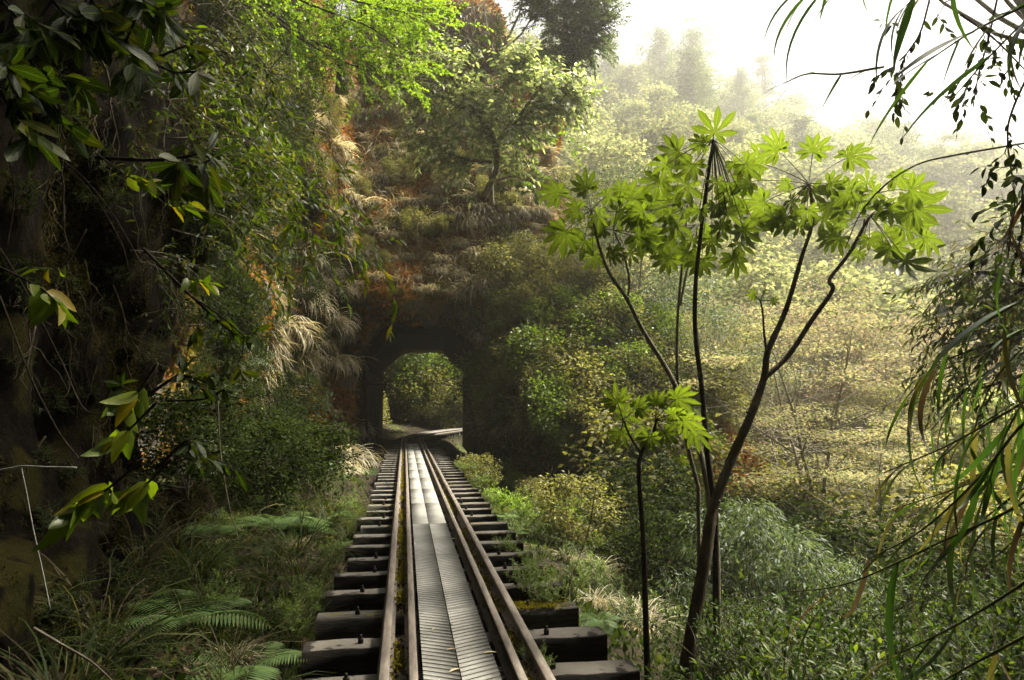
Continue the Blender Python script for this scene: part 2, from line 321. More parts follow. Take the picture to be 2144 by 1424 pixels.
def hit(px, py, which='gcb', dmin=0.0):
    """first surface point the pixel's ray meets: (point, normal, distance, which)"""
    d = Vector(ray(px, py)); best = None
    for c, t in (('g', BV_G), ('c', BV_C), ('b', BV_B)):
        if c not in which: continue
        p, n, i, L = t.ray_cast(Vector(CAM) + d * dmin, d)
        if p is not None and (best is None or L + dmin < best[2]):
            if n.dot(d) > 0: n = -n
            best = (np.array(p), np.array(n), L + dmin, c)
    return best
def down(x, y, z=60.0, which='gcb'):
    best = None
    for c, t in (('g', BV_G), ('c', BV_C), ('b', BV_B)):
        if c in which:
            p, n, i, L = t.ray_cast(Vector((x, y, z)), Vector((0, 0, -1)))
            if p is not None and (best is None or p.z > best): best = p.z
    return best if best is not None else float(groundz(x, y))

# ------------------------------------------------------------------ track
SS = np.concatenate([np.arange(-2.0, 29, 1.55), np.arange(29, 62, 0.5)])
def sweep(name, off, prof, m, s=SS, closed=True, wob=0.0, seed=0):
    cx, cy_, a = centre(s); k = len(prof); n = len(s)
    offs = off + wob * rs(seed).randn(n)
    V = np.empty((n, k, 3))
    for i, (px_, pz) in enumerate(prof):
        V[:, i, 0] = cx + (offs + px_) * np.cos(a); V[:, i, 1] = cy_ - (offs + px_) * np.sin(a); V[:, i, 2] = pz
    i, j = np.meshgrid(np.arange(n - 1), np.arange(k), indexing='ij'); i = i.ravel(); j = j.ravel(); j1 = (j + 1) % k
    F = np.stack([i * k + j, (i + 1) * k + j, (i + 1) * k + j1, i * k + j1], 1)
    return link(name, mesh(name, V.reshape(-1, 3), [F, np.array([np.arange(k)]), np.array([(n - 1) * k + np.arange(k)[::-1]])]), m)
def railprof(w=0.054, h=0.112):
    a = w / 2
    right = [(a - .006, 0), (a, -.005), (a, -.022), (.008, -.034), (.008, -h + .022), (.045, -h + .010), (.045, -h)]
    return [(-x, z) for x, z in right[::-1]] + right
def bars():
    for off, lab, w in ((-.425, 'outer rusty rail on the left of the track, nearest the rock bank', .054), (.425, 'outer rusty rail on the right of the track, nearest the gully', .054),
                     (-.272, 'inner guard rail between the walkway boards and the outer rail on the left', .048), (.285, 'inner guard rail between the walkway boards and the outer rail on the right', .048)):
        o = sweep('rail' if abs(off) > .4 else 'guard_rail', off, railprof(w), M['rail'], wob=0.0008, seed=int(off * 100) + 100)
        tag(o, lab, 'rail', 'rails of the track' if abs(off) > .4 else 'guard rails of the track')
bars()
sl_rng = rs(5); SLM = []
def sleeper(s, k):
    cx, cy_, a = (float(v) for v in centre(s)); mossy = (k == 2)
    t = empty('railway_sleeper', (cx, cy_, 0)); t.rotation_euler = (0, 0, -a)
    L0, L1 = -0.84 - sl_rng.rand() * .11, 0.94 + sl_rng.rand() * .09
    mb = MB(); n = 9; xs = np.linspace(L0, L1, n); W = 0.172 + .02 * sl_rng.randn() * .5; H = .16
    ring = np.array([(-.5, -1), (.5, -1), (.5, -.06), (.46, 0), (-.46, 0), (-.5, -.06)])
    V = []
    for i, x in enumerate(xs):
        for (a_, b_) in ring: V.append((x, a_ * W + sl_rng.randn() * .003, -.114 + b_ * H + sl_rng.randn() * .0025))
    i, j = np.meshgrid(np.arange(n - 1), np.arange(6), indexing='ij'); i = i.ravel(); j = j.ravel(); j1 = (j + 1) % 6
    mb.raw(V, [np.stack([i * 6 + j, (i + 1) * 6 + j, (i + 1) * 6 + j1, i * 6 + j1], 1), [list(range(6))[::-1]], [[(n - 1) * 6 + q for q in range(6)]]])
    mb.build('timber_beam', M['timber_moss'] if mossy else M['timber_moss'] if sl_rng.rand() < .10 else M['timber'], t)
    if s < 24 and (sl_rng.rand() < .45 or k == 0):
        for x in (-.62 + .03 * sl_rng.randn(), .60 + .03 * sl_rng.randn()):
            b = MB(); q = .02 * sl_rng.randn()
            b.tube([(x, q, -.12), (x, q, -.085), (x, q, -.082)], .018, .018, 6); b.tube([(x, q, -.085), (x, q, -.06)], .009, .009, 8); b.build('bolt', M['iron'], t)
    if mossy:
        SLM.append(t)
    if mossy: lab, g = 'railway sleeper with a thick coat of yellow moss on its right end', None
    elif k == 0: lab, g = 'nearest railway sleeper, its cracked dark end sticking out at the bottom edge of the photo', None
    elif s < 25.5: lab, g = 'dark wet timber sleeper carrying the track over the bridge', 'sleepers of the bridge track'
    else: lab, g = 'dark timber sleeper under the bending track in the tunnel', 'sleepers of the tunnel track'
    tag(t, lab, 'railway sleeper', g)
k = 0; s = 4.02
while s < 52:
    sleeper(s, k); s += .62; k += 1
sleeper(3.40, 60); sleeper(2.78, 61)
# walkway boards between the guard rails
def board(x0, x1, s0, s1, ribbed, side, lab, grp):
    mb = MB(); zt = -.012; n = 2 if s1 < 29 else 7
    ss = np.linspace(s0 + .004, s1 - .004, n); cx, cy_, a = centre(ss); prof = [(x0, zt - .024), (x1, zt - .024), (x1, zt - (.006 if ribbed else 0)), (x0, zt - (.006 if ribbed else 0))]
    V = []
    for i in range(n):
        for (x, z) in prof: V.append((cx[i] + x * math.cos(a[i]), cy_[i] - x * math.sin(a[i]), z))
    i, j = np.meshgrid(np.arange(n - 1), np.arange(4), indexing='ij'); i = i.ravel(); j = j.ravel(); j1 = (j + 1) % 4
    mb.raw(V, [np.stack([i * 4 + j, (i + 1) * 4 + j, (i + 1) * 4 + j1, i * 4 + j1], 1), [(3, 2, 1, 0)], [[(n - 1) * 4 + q for q in (0, 1, 2, 3)]]])
    o = mb.build('walkway_board', M['groove'] if ribbed else M['plate']); tag(o, lab, 'walkway board', grp)
    if ribbed:
        rb = MB(); p = .0600; g_ = .0100; sk = .10 * side; q = s0 - .12
        while q < s1 + .12:
            a0 = np.array([q, q + p - g_, q + p - g_ + sk, q + sk]); a0 = np.clip(a0, s0 + .004, s1 - .004)
            if abs(a0[1] - a0[0]) > .002 or abs(a0[2] - a0[3]) > .002:
                xs_ = [x0, x0, x1, x1]; V = [(xs_[i], a0[i], zt - .0058) for i in range(4)] + [(xs_[i] , a0[i], zt) for i in range(4)]
                rb.raw(V, [[(4, 7, 6, 5), (0, 1, 5, 4), (1, 2, 6, 5), (2, 3, 7, 6), (3, 0, 4, 7)]])
            q += p
        r_ = rb.build('ribs', M['plate'], o)
for c, (x0, x1, side) in enumerate(((-.222, -.031, -1), (-.024, .180, 1))):
    s = 2.0 if c == 0 else 1.4; k = 0
    edges = [1.6, 3.25, 4.95, 6.7, 8.45, 10.2, 11.95, 13.7, 15.45, 17.2, 18.95, 20.7, 22.45, 24.2, 26]
    for a, b in zip(edges[:-1], edges[1:]):
        rib = b < 8.5
        board(x0, x1, a, b, rib, side, ('grooved grey walkway board with slanting ribs, %s half of the path' % ('left' if c == 0 else 'right')) if rib else ('plain grey walkway board, %s half of the path' % ('left' if c == 0 else 'right')),
              'grooved walkway boards' if rib else 'plain walkway boards')
for k, a in enumerate(np.arange(29.5, 52, 2.2)):
    board(-.222, .180, a, a + 2.2, False, 1, 'plain grey walkway board on the bend beyond the tunnel', 'walkway boards beyond the tunnel')
for x in (-.36, .36):
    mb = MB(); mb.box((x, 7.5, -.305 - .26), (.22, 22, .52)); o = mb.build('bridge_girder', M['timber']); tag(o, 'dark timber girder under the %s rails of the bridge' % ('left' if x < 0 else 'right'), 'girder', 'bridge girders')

# ------------------------------------------------------------------ tunnel lining
def tunnel():
    t = empty('railway_tunnel', (TX0, 26, 0)); tag(t, 'dark octagonal concrete tunnel bored through the mossy rock spur', 'tunnel')
    inner = [(-2.05, -.7), (-2.05, 3.15), (-.98, 4.32), (.98, 4.32), (2.05, 3.15), (2.05, -.7)]
    outer = [(-2.6, -.7), (-2.6, 3.4), (-1.15, 4.75), (1.15, 4.75), (2.6, 3.4), (2.6, -.7)]
    def ring(y0, y1, inn, out, name, m):
        V = []; ys = np.linspace(y0, y1, 6)
        for y in ys:
            xc = TX0 + (TX1 - TX0) * (y - 26) / 10
            V += [(xc + a - TX0, y - 26, b) for a, b in inn] + [(xc + a - TX0, y - 26, b) for a, b in out]
        F = []; n = 12
        for i in range(len(ys) - 1):
            for j in range(5):
                a = i * n + j; F.append((a, a + 1, a + n + 1, a + n)); b = a + 6; F.append((b + 1, b, b + n, b + n + 1))
        for i, fl in ((0, 0), (len(ys) - 1, 1)):
            for j in range(5):
                a = i * n + j; q = (a, a + 6, a + 7, a + 1); F.append(q[::-1] if fl else q)
        mb = MB(); mb.raw(V, [F]); return mb.build(name, m, t)
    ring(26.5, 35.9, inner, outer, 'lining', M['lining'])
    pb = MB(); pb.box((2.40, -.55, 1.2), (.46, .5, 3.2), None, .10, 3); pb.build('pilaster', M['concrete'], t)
    pl = MB()
    for k in range(6): pl.box((-1.95 + .13 * k * .5, -.3 + .32 * k, 1.05), (.10, .16, 3.1), None, .01, k)
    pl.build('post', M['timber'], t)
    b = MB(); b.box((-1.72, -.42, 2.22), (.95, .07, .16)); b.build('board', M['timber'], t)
tunnel()
# ------------------------------------------------------------------ leaf templates: x across, y along, z up; u = -1..1 across, v along
def t_rhomb(w=.4, fold=.08, droop=.12):
    V = [(0, 0, 0), (-w / 2, .45, fold), (w / 2, .45, fold), (0, 1, -droop)]
    return np.array(V), [np.array([(0, 2, 3, 1)])], np.array([(0, 0), (-1, .45), (1, .45), (0, 1)])
def t_blade(w=.3, droop=.25, n=4, fold=.10, serr=0.0, peak=.42, curl=0.0):
    """pointed leaf made of n cross rows folded along the midrib"""
    V = [(0, 0, 0)]; U = [(0, 0)]
    for i in range(1, n):
        t = i / n; h = w / 2 * (math.sin(math.pi * t ** (math.log(.5) / math.log(peak)))) ** .8
        h *= 1 + (serr if i % 2 else -serr); z = -droop * t * t
        V += [(-h, t, z + fold * h * 2), (0, t, z), (h, t, z + fold * h * 2 + curl * h)]; U += [(-1, t), (0, t), (1, t)]
    V.append((0, 1, -droop)); U.append((0, 1)); e = len(V) - 1
    T = [(0, 2, 1), (0, 3, 2), (e, e - 3, e - 2), (e, e - 2, e - 1)]; Q = []
    for i in range(n - 2):
        a = 1 + 3 * i; Q += [(a, a + 1, a + 4, a + 3), (a + 1, a + 2, a + 5, a + 4)]
    return np.array(V), [np.array(T)] + ([np.array(Q)] if Q else []), np.array(U)
def t_ribbon(w=.05, n=7, droop=1.0, up=.6, twist=0.0):
    """grass or reed blade: rises, then bends over under its weight; unit arc length"""
    a = math.atan2(up, 1); pos = [(0., 0.)]; y = z = 0.0
    for i in range(n):
        t = (i + .5) / n; an = a - droop * 2.2 * t ** 1.3; y += math.cos(an) / n; z += math.sin(an) / n; pos.append((y, z))
    V = []; U = []
    for i, (y, z) in enumerate(pos):
        t = i / n; h = w / 2 * (1 - t ** 2.2) * (.55 + .45 * min(1, t * 5)) + .0004; c = twist * t
        V += [(-h * math.cos(c), y, z - h * math.sin(c)), (h * math.cos(c), y, z + h * math.sin(c))]; U += [(-1, t), (1, t)]
    return np.array(V), [np.array([(2 * i, 2 * i + 1, 2 * i + 3, 2 * i + 2) for i in range(n)])], np.array(U)
def t_palm(seed=0, lobes=9, holes=True):
    """palmate leaf: long pointed lobes joined round the stalk, drooping at the tips"""
    r_ = rs(seed); V = [(0, 0, 0)]; U = [(0, 0)]; T = []; Q = []
    angs = np.linspace(-128, 128, lobes) + r_.uniform(-5, 5, lobes)
    for a in angs:
        L = (1.0 - .38 * (abs(a) / 128) ** 1.6) * r_.uniform(.9, 1.06); ca, sa = math.cos(R(a)), math.sin(R(a)); w = .108 * r_.uniform(.9, 1.15) * (.72 + .28 * L); b = len(V); n = 7
        hs_ = [.052, .078, .128, .150, .132, .078]
        dr = r_.uniform(.16, .34)
        for i in range(1, n):
            t = i / n; h = hs_[i - 1] * w / .125 * (1.10 if i % 2 else .93); z = -dr * t ** 2.2 * L + .03 * math.sin(t * 5)
            for s_, uu in ((-1, -1), (0, 0), (1, 1)):
                x = s_ * h; y = t * L; V.append((x * ca + y * sa, -x * sa + y * ca, z + abs(s_) * h * .22)); U.append((uu, t))
        V.append((L * sa, L * ca, -dr * L)); U.append((0, 1)); e = len(V) - 1
        T += [(0, b + 1, b), (0, b + 2, b + 1), (e, e - 3, e - 2), (e, e - 2, e - 1)]
        for i in range(n - 2):
            q = b + 3 * i; Q += [(q, q + 1, q + 4, q + 3), (q + 1, q + 2, q + 5, q + 4)]
    return np.array(V), [np.array(T), np.array(Q)], np.array(U)
def unit(a): return a / (np.linalg.norm(a, axis=-1, keepdims=True) + 1e-9)
class Leaves:
    def __init__(s): s.V = []; s.F = {}; s.U = {}; s.n = 0
    def add(s, tm, O, D, N_, S):
        tv, tf, tu = tm; O = np.atleast_2d(O); D = unit(np.atleast_2d(D).astype(float)); N_ = np.atleast_2d(N_).astype(float); S = np.broadcast_to(np.asarray(S, float), (len(O),))
        X = unit(np.cross(D, N_)); Z = np.cross(X, D); k = len(tv)
        V = O[:, None] + S[:, None, None] * (tv[None, :, 0, None] * X[:, None] + tv[None, :, 1, None] * D[:, None] + tv[None, :, 2, None] * Z[:, None])
        s.V.append(V.reshape(-1, 3))
        for f in tf:
            ff = (f[None] + (np.arange(len(O)) * k)[:, None, None] + s.n).reshape(-1, f.shape[1]); s.F.setdefault(f.shape[1], []).append(ff)
            s.U.setdefault(f.shape[1], []).append(np.broadcast_to(tu[f][None], (len(O),) + f.shape + (2,)).reshape(-1, f.shape[1], 2))
        s.n += len(O) * k
    def mesh(s, name):
        ks = list(s.F); return mesh(name, np.concatenate(s.V), [np.concatenate(s.F[k]) for k in ks], [np.concatenate(s.U[k]) for k in ks])
    def build(s, name, m, parent=None): return link(name, s.mesh(name), m, parent)

# leaf materials
G = leafmat
M['glossy'] = G('glossy_leaf', [(0.016, 0.034, 0.008), (0.030, 0.058, 0.010), (0.058, 0.092, 0.013), (0.12, 0.15, 0.02)], .38, rough=.5, spec=.22)
M['lime'] = G('lime_leaf', [(0.05, 0.085, 0.012), (0.08, 0.12, 0.016), (0.12, 0.165, 0.022)], .45, obj=.15)
M['olive'] = G('olive_leaf', [(0.05, 0.055, 0.020), (0.095, 0.095, 0.034), (0.14, 0.135, 0.05), (0.20, 0.18, 0.08)], .38, obj=.3, rough=.6, spec=.2)
M['silver'] = G('grey_green_leaf', [(0.035, 0.055, 0.033), (0.06, 0.085, 0.052), (0.10, 0.125, 0.09), (0.16, 0.19, 0.145)], .28, rough=.55, spec=.15)
M['silverlit'] = G('pale_silvery_leaf', [(0.10, 0.14, 0.06), (0.16, 0.20, 0.10), (0.30, 0.33, 0.22), (0.50, 0.52, 0.42)], .5, rough=.5, spec=.3)
M['gold'] = G('golden_young_leaf', [(0.12, 0.145, 0.055), (0.17, 0.18, 0.075), (0.22, 0.205, 0.10), (0.26, 0.21, 0.13)], .45, rough=.65, spec=.15, tcol=(1.1, 1.05, .85), obj=.2)
M['pinkish'] = G('pinkish_young_leaf', [(0.14, 0.15, 0.08), (0.22, 0.19, 0.125), (0.26, 0.195, 0.15), (0.16, 0.17, 0.09)], .45, rough=.65, spec=.15, tcol=(1.1, 1.0, .85), obj=.2)
M['fresh'] = G('fresh_maple_leaf', [(0.08, 0.125, 0.016), (0.125, 0.175, 0.02), (0.18, 0.22, 0.03)], .48, tcol=(1.1, 1.3, .4), obj=.12)
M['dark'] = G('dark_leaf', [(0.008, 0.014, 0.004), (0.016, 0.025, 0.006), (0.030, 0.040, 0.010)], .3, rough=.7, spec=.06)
M['hilltree'] = G('hill_foliage', [(0.08, 0.10, 0.045), (0.13, 0.15, 0.065), (0.19, 0.195, 0.09), (0.25, 0.235, 0.12)], .45, tcol=(1.1, 1.1, .8), rough=.7, spec=.1, obj=.35)
M['conifer'] = G('conifer_foliage', [(0.03, 0.055, 0.022), (0.07, 0.095, 0.04), (0.11, 0.135, 0.055)], .35, obj=.25, rough=.7, spec=.1)
M['fatsia'] = G('palmate_leaf', [(0.030, 0.052, 0.009), (0.046, 0.072, 0.012), (0.068, 0.094, 0.015), (0.13, 0.125, 0.02)], .60, tcol=(1.3, 1.3, .4), rough=.4, vein=True, obj=.1)
M['bigleaf'] = G('big_serrated_leaf', [(0.008, 0.017, 0.003), (0.014, 0.027, 0.004), (0.022, 0.040, 0.005), (0.06, 0.055, 0.008)], .40, tcol=(1.2, 1.25, .3), rough=.5, spec=.25, vein=True, obj=.15)
M['sprig'] = G('yellow_green_leaf', [(0.055, 0.088, 0.009), (0.085, 0.125, 0.011), (0.13, 0.155, 0.014), (0.24, 0.18, 0.02)], .5, tcol=(1.2, 1.3, .3), rough=.4, obj=.12, pos=[0, .4, .85, .97])
M['sprig2'] = G('small_green_leaf', [(0.018, 0.032, 0.005), (0.030, 0.052, 0.007), (0.055, 0.080, 0.010), (0.11, 0.105, 0.02)], .45, rough=.45, spec=.3)
M['reed'] = G('reed_leaf', [(0.018, 0.040, 0.012), (0.030, 0.062, 0.014), (0.05, 0.085, 0.02), (0.10, 0.08, 0.04)], .36, tcol=(1.1, 1.25, .4), rough=.35, spec=.5, pos=[0, .5, .8, .9])
M['dryreed'] = G('withered_reed_leaf', [(0.022, 0.017, 0.010), (0.045, 0.035, 0.020), (0.075, 0.06, 0.036), (0.15, 0.07, 0.02)], .2, tcol=(1.2, 1, .6), rough=.6, pos=[0, .4, .8, .93])
M['straw'] = G('straw_grass', [(0.16, 0.135, 0.085), (0.27, 0.24, 0.165), (0.38, 0.34, 0.25), (0.15, 0.16, 0.07)], .35, tcol=(1.2, 1.1, .7), rough=.7, obj=.3)
M['grass'] = G('green_grass', [(0.014, 0.024, 0.006), (0.026, 0.040, 0.008), (0.050, 0.064, 0.016), (0.12, 0.105, 0.05)], .32, rough=.6, spec=.1, obj=.25)
M['fernm'] = G('fern_leaf', [(0.055, 0.10, 0.03), (0.09, 0.15, 0.04), (0.12, 0.18, 0.06)], .4, rough=.5, obj=.2)
M['mossm'] = G('moss_tuft', [(0.06, 0.042, 0.008), (0.15, 0.075, 0.012), (0.21, 0.09, 0.013), (0.26, 0.11, 0.018)], .25, tcol=(1.3, 1.0, .4), rough=.9, spec=.1, obj=0)
M['mossg'] = G('olive_moss_tuft', [(0.035, 0.034, 0.008), (0.075, 0.065, 0.013), (0.12, 0.105, 0.022), (0.17, 0.11, 0.03)], .25, tcol=(1.2, 1.1, .4), rough=.9, spec=.1, obj=0)
M['litter'] = G('fallen_leaf', [(0.025, 0.016, 0.010), (0.05, 0.032, 0.020), (0.09, 0.06, 0.042), (0.15, 0.11, 0.08)], .1, rough=.9, spec=.05, obj=0)
M['litterpale'] = G('pale_fallen_leaf', [(0.28, 0.24, 0.17), (0.34, 0.28, 0.18)], .1, rough=.7, obj=.1)
M['mossy2'] = G('bright_moss', [(0.08, 0.075, 0.01), (0.13, 0.11, 0.012), (0.18, 0.14, 0.02)], .25, rough=.9, spec=.1, obj=0)
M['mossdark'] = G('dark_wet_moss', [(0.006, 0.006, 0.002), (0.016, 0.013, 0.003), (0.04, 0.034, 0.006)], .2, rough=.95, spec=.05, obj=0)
M['darkstraw'] = G('dark_straw', [(0.03, 0.025, 0.014), (0.06, 0.05, 0.03), (0.11, 0.095, 0.06)], .3, rough=.8, spec=.1)
M['cover'] = G('cover_leaf', [(0.012, 0.022, 0.006), (0.022, 0.036, 0.009), (0.04, 0.055, 0.013), (0.08, 0.09, 0.028)], .35, rough=.8, spec=.06, obj=0)

# ------------------------------------------------------------------ plant builders (all return {part: (mesh, material)})
RB = t_rhomb(); UPV = np.array((0, 0, 1.0))
def rdir(r_, n, up=0.0):
    v = r_.randn(n, 3); v = unit(v); v[:, 2] += up; return unit(v)
def clump_tree(seed, H, W, z0, ncl, nl, ls, flat=.6, cr=.28, trunk=.12, lean=.1, tm=RB, droop=0.0, m='hilltree', bark='bark', stems=1, shape='dome', nrm_up=.6, twig=3, lsv=.35, bb=.35, name='crown'):
    r_ = rs(seed); mb = MB(); lv = Leaves(); tr = []
    for q in range(stems):
        a = r_.rand() * 6.28; l = lean * (1 if stems == 1 else 1.6) * H; n = 9; t = np.linspace(0, 1, n)
        wob = np.cumsum(r_.randn(n, 2), 0) * .012 * H; pts = np.stack([math.cos(a) * l * t ** 1.3 + wob[:, 0], math.sin(a) * l * t ** 1.3 + wob[:, 1], t * H * .88], 1)
        pts[:, :2] -= wob[0]; tr.append(pts); mb.tube(pts, trunk * (1 - .85 * t) * (1 if stems == 1 else .6), n=7)
    C = []
    for k in range(ncl):
        u = (k + .5) / ncl; z = z0 + (H - z0) * (u ** (.8 if shape == 'dome' else 1.0)); f = (z - z0) / (H - z0 + 1e-6)
        if shape == 'dome': rad = W * math.sqrt(max(.03, 1 - (f * 1.0) ** 2.4)) * (.55 + .45 * min(1, f * 3))
        elif shape == 'cone': rad = W * (1.02 - f) ** .85
        elif shape == 'pine': rad = W * (.35 + .65 * math.sin(math.pi * min(1, .25 + .7 * f)))
        else: rad = W
        a = k * 2.399 + r_.rand() * .9; q = rad * (r_.rand() ** bb); ax = tr[k % stems]
        i = int(np.clip(z / (H * .88) * 8, 0, 8)); c = np.array([ax[i][0] + q * math.cos(a), ax[i][1] + q * math.sin(a), z + r_.randn() * .03 * H]); C.append(c)
        j = max(1, min(8, int(i * .75))); b0 = ax[j]; mid = (b0 + c) / 2 + r_.randn(3) * .05 * H * np.array((1, 1, .6)) + np.array((0, 0, -.03 * H)); tt = np.linspace(0, 1, 6)[:, None]
        bp = (1 - tt) ** 2 * b0 + 2 * tt * (1 - tt) * mid + tt ** 2 * c; rb = max(trunk * .19, .004) * (1.5 - f)
        mb.tube(bp, rb, rb * .3, n=5, cap=False); s_ = cr * W * r_.uniform(.7, 1.35)
        for e in range(twig):
            d = r_.randn(3) * np.array((1, 1, flat)) * s_ * .8; st = bp[r_.randint(2, 6)]
            mb.tube([st, st + d * .5 + r_.randn(3) * .1 * s_, st + d], rb * .4, rb * .15, n=4, cap=False)
        n = int(nl * r_.uniform(.6, 1.4)); off = r_.randn(n, 3) * .5; rr_ = np.linalg.norm(off, axis=1, keepdims=True); off = off / rr_ * np.minimum(rr_, 1.0) * s_; off[:, 2] *= flat
        D = unit(off * np.array((1, 1, .5)) / s_ + .55 * r_.randn(n, 3) * np.array((1, 1, .5)) + np.array((0, 0, -droop))); Nn = unit(r_.randn(n, 3) * (1 - nrm_up) + UPV * nrm_up)
        lv.add(tm, c + off, D, Nn, ls * r_.uniform(1 - lsv, 1 + lsv, n))
    return {'trunk' if stems == 1 else 'stems': (mb.mesh('trunk', True), M[bark]), name: (lv.mesh('crown'), M[m])}
def grow(r_, p, d, L, r0, lev, kids, ang, up, wig, ratio, out):
    n = 5; pts = [np.array(p, float)]; d = unit(np.array(d, float))
    for i in range(n):
        d = unit(d + r_.randn(3) * wig + np.array((0, 0, up)) / n); pts.append(pts[-1] + d * L / n)
    pts = np.array(pts); out.append((pts, r0, r0 * .45, lev))
    if lev < len(kids):
        for k in range(kids[lev]):
            i = min(n, int(r_.uniform(.3, 1.0) * n) + (1 if k == 0 else 0)); dd = unit(pts[i] - pts[i - 1]); o = unit(np.cross(dd, r_.randn(3))); a = R(ang) * r_.uniform(.6, 1.3)
            grow(r_, pts[i], dd * math.cos(a) + o * math.sin(a), L * ratio * r_.uniform(.7, 1.2), r0 * .5, lev + 1, kids, ang, up, wig, ratio, out)
def shrub(seed, H, stems, kids, tm, ls, per, m, spread=.5, ang=38, up=.25, wig=.16, ratio=.6, droop=.1, r0=.012, whorl=False, bark='twig', name='leaves', mode='alt', nrm=.7):
    r_ = rs(seed); out = []
    for i in range(stems):
        a = 6.283 * i / stems + r_.rand(); s_ = spread * r_.uniform(.3, 1.2)
        grow(r_, (.05 * math.cos(a), .05 * math.sin(a), -.05), (s_ * math.cos(a), s_ * math.sin(a), 1), H * r_.uniform(.45, .7), r0, 0, kids, ang, up, wig, ratio, out)
    mb = MB(); lv = Leaves()
    for pts, a, b, lev in out: mb.tube(pts, a, b, n=4, cap=False)
    for pts, a, b, lev in out:
        if lev < len(kids) - (1 if len(kids) > 1 else 0): continue
        leaf_twig(r_, lv, pts, tm, ls, per, droop, whorl, nrm)
    return {'stems': (mb.mesh('stems', True), M[bark]), name: (lv.mesh('leaves'), M[m])}
def leaf_twig(r_, lv, pts, tm, ls, per, droop=.1, whorl=False, nrm=.7, t0=.25, ang=50):
    n = len(pts) - 1; t = (1 - .35 * r_.rand(per) ** 2 * 0 - (r_.rand(per) ** 1.8) * .5) if whorl else np.linspace(t0, 1, per); x = np.clip(t * n, 0, n - 1e-3); i = x.astype(int); f = (x - i)[:, None]
    O = pts[i] * (1 - f) + pts[i + 1] * f; d = unit(pts[i + 1] - pts[i]); h = unit(np.cross(d, np.tile(UPV, (per, 1)) + r_.randn(per, 3) * .15)); v = np.cross(h, d)
    if whorl: ph = r_.rand(per) * 6.283
    else: ph = np.where(np.arange(per) % 2 == 0, 0.25, math.pi - .25) + r_.randn(per) * .35
    a = R(ang) * r_.uniform(.7, 1.25, per); a[-1] *= .2
    D = d * np.cos(a)[:, None] + (h * np.cos(ph)[:, None] + v * np.sin(ph)[:, None]) * np.sin(a)[:, None]; D = unit(D + np.array((0, 0, -droop)))
    Nn = unit(UPV * nrm + r_.randn(per, 3) * (1 - nrm) * .8 + d * .2); lv.add(tm, O, D, Nn, ls * r_.uniform(.65, 1.25, per))
def tuft(seed, n, L, w, m, spread=.9, droop=.9, hang=False, up=.9, base=.06, extra=None):
    r_ = rs(seed); lv = Leaves()
    for k in range(5):
        tm = t_ribbon(w, 6, droop * r_.uniform(.6, 1.35), up * r_.uniform(.5, 1.6), r_.uniform(-.8, .8)); q = max(1, n // 5)
        a = r_.uniform(-1.5, 1.5, q) * spread if hang else r_.rand(q) * 6.283
        D = np.stack([np.cos(a), np.sin(a), 0 * a], 1); O = r_.randn(q, 3) * base * np.array((.5, 1.4, .8) if hang else (1, 1, .1))
        lv.add(tm, O, D, np.tile(UPV, (q, 1)) + r_.randn(q, 3) * .15, L * r_.uniform(.45, 1.15, q))
    return {None: (lv.mesh('blades'), M[m])}
def fern(seed, nf, L, m='fernm', droop=.55, up=.8):
    r_ = rs(seed); lv = Leaves(); mb = MB(); tm = t_blade(.11, .12, 3)
    for k in range(nf):
        a = 6.283 * k / nf + r_.rand() * .6; u = up * r_.uniform(.6, 1.3); n = 25; t = np.linspace(0, 1, n); Lf = L * r_.uniform(.7, 1.15)
        an = math.atan(u) - droop * 2.2 * t ** 1.2; x = np.cumsum(np.cos(an)) * Lf / n; z = np.cumsum(np.sin(an)) * Lf / n; pts = np.stack([x * math.cos(a), x * math.sin(a), z], 1)
        mb.tube(pts[::3], .004, .0015, n=4, cap=False); d = unit(np.gradient(pts, axis=0)); sd_ = unit(np.cross(d, UPV)); w = .30 * Lf * np.sin(np.pi * np.clip(t * .92 + .12, 0, 1)) ** .8
        for s_ in (-1, 1):
            D = unit(sd_ * s_ + d * .35 + UPV * -.12); lv.add(tm, pts[2:], D[2:], np.tile(UPV, (n - 2, 1)) + r_.randn(n - 2, 3) * .1, w[2:])
    return {'stalks': (mb.mesh('stalks'), M['fernm']), 'fronds': (lv.mesh('fronds'), M[m])}
def place(name, parts, loc, rz=0.0, sc=1.0, label=None, cat=None, group=None, tilt=(0, 0)):
    """a new thing that shares its parts' meshes with its kind"""
    if list(parts) == [None]:
        me, m = parts[None]; o = link(name, me, m)
    else:
        o = empty(name)
        for k, (me, m) in parts.items(): link(k, me, m, o)
    o.location = loc; o.rotation_euler = (tilt[0], tilt[1], rz); o.scale = (sc,) * 3 if np.isscalar(sc) else sc
    return tag(o, label, cat, group, 'thing')
def spots(x0, y0, x1, y1, n, seed, inside=None):
    """evenly spread jittered spots in a rectangle of the picture"""
    r_ = rs(seed); A = (x1 - x0) * (y1 - y0); s_ = math.sqrt(A / n); out = []
    for j in range(int((y1 - y0) / s_) + 1):
        for i in range(int((x1 - x0) / s_) + 1):
            x = x0 + (i + r_.rand()) * s_; y = y0 + (j + r_.rand()) * s_
            if x < x1 and y < y1 and (inside is None or inside(x, y)): out.append((x, y))
    return out
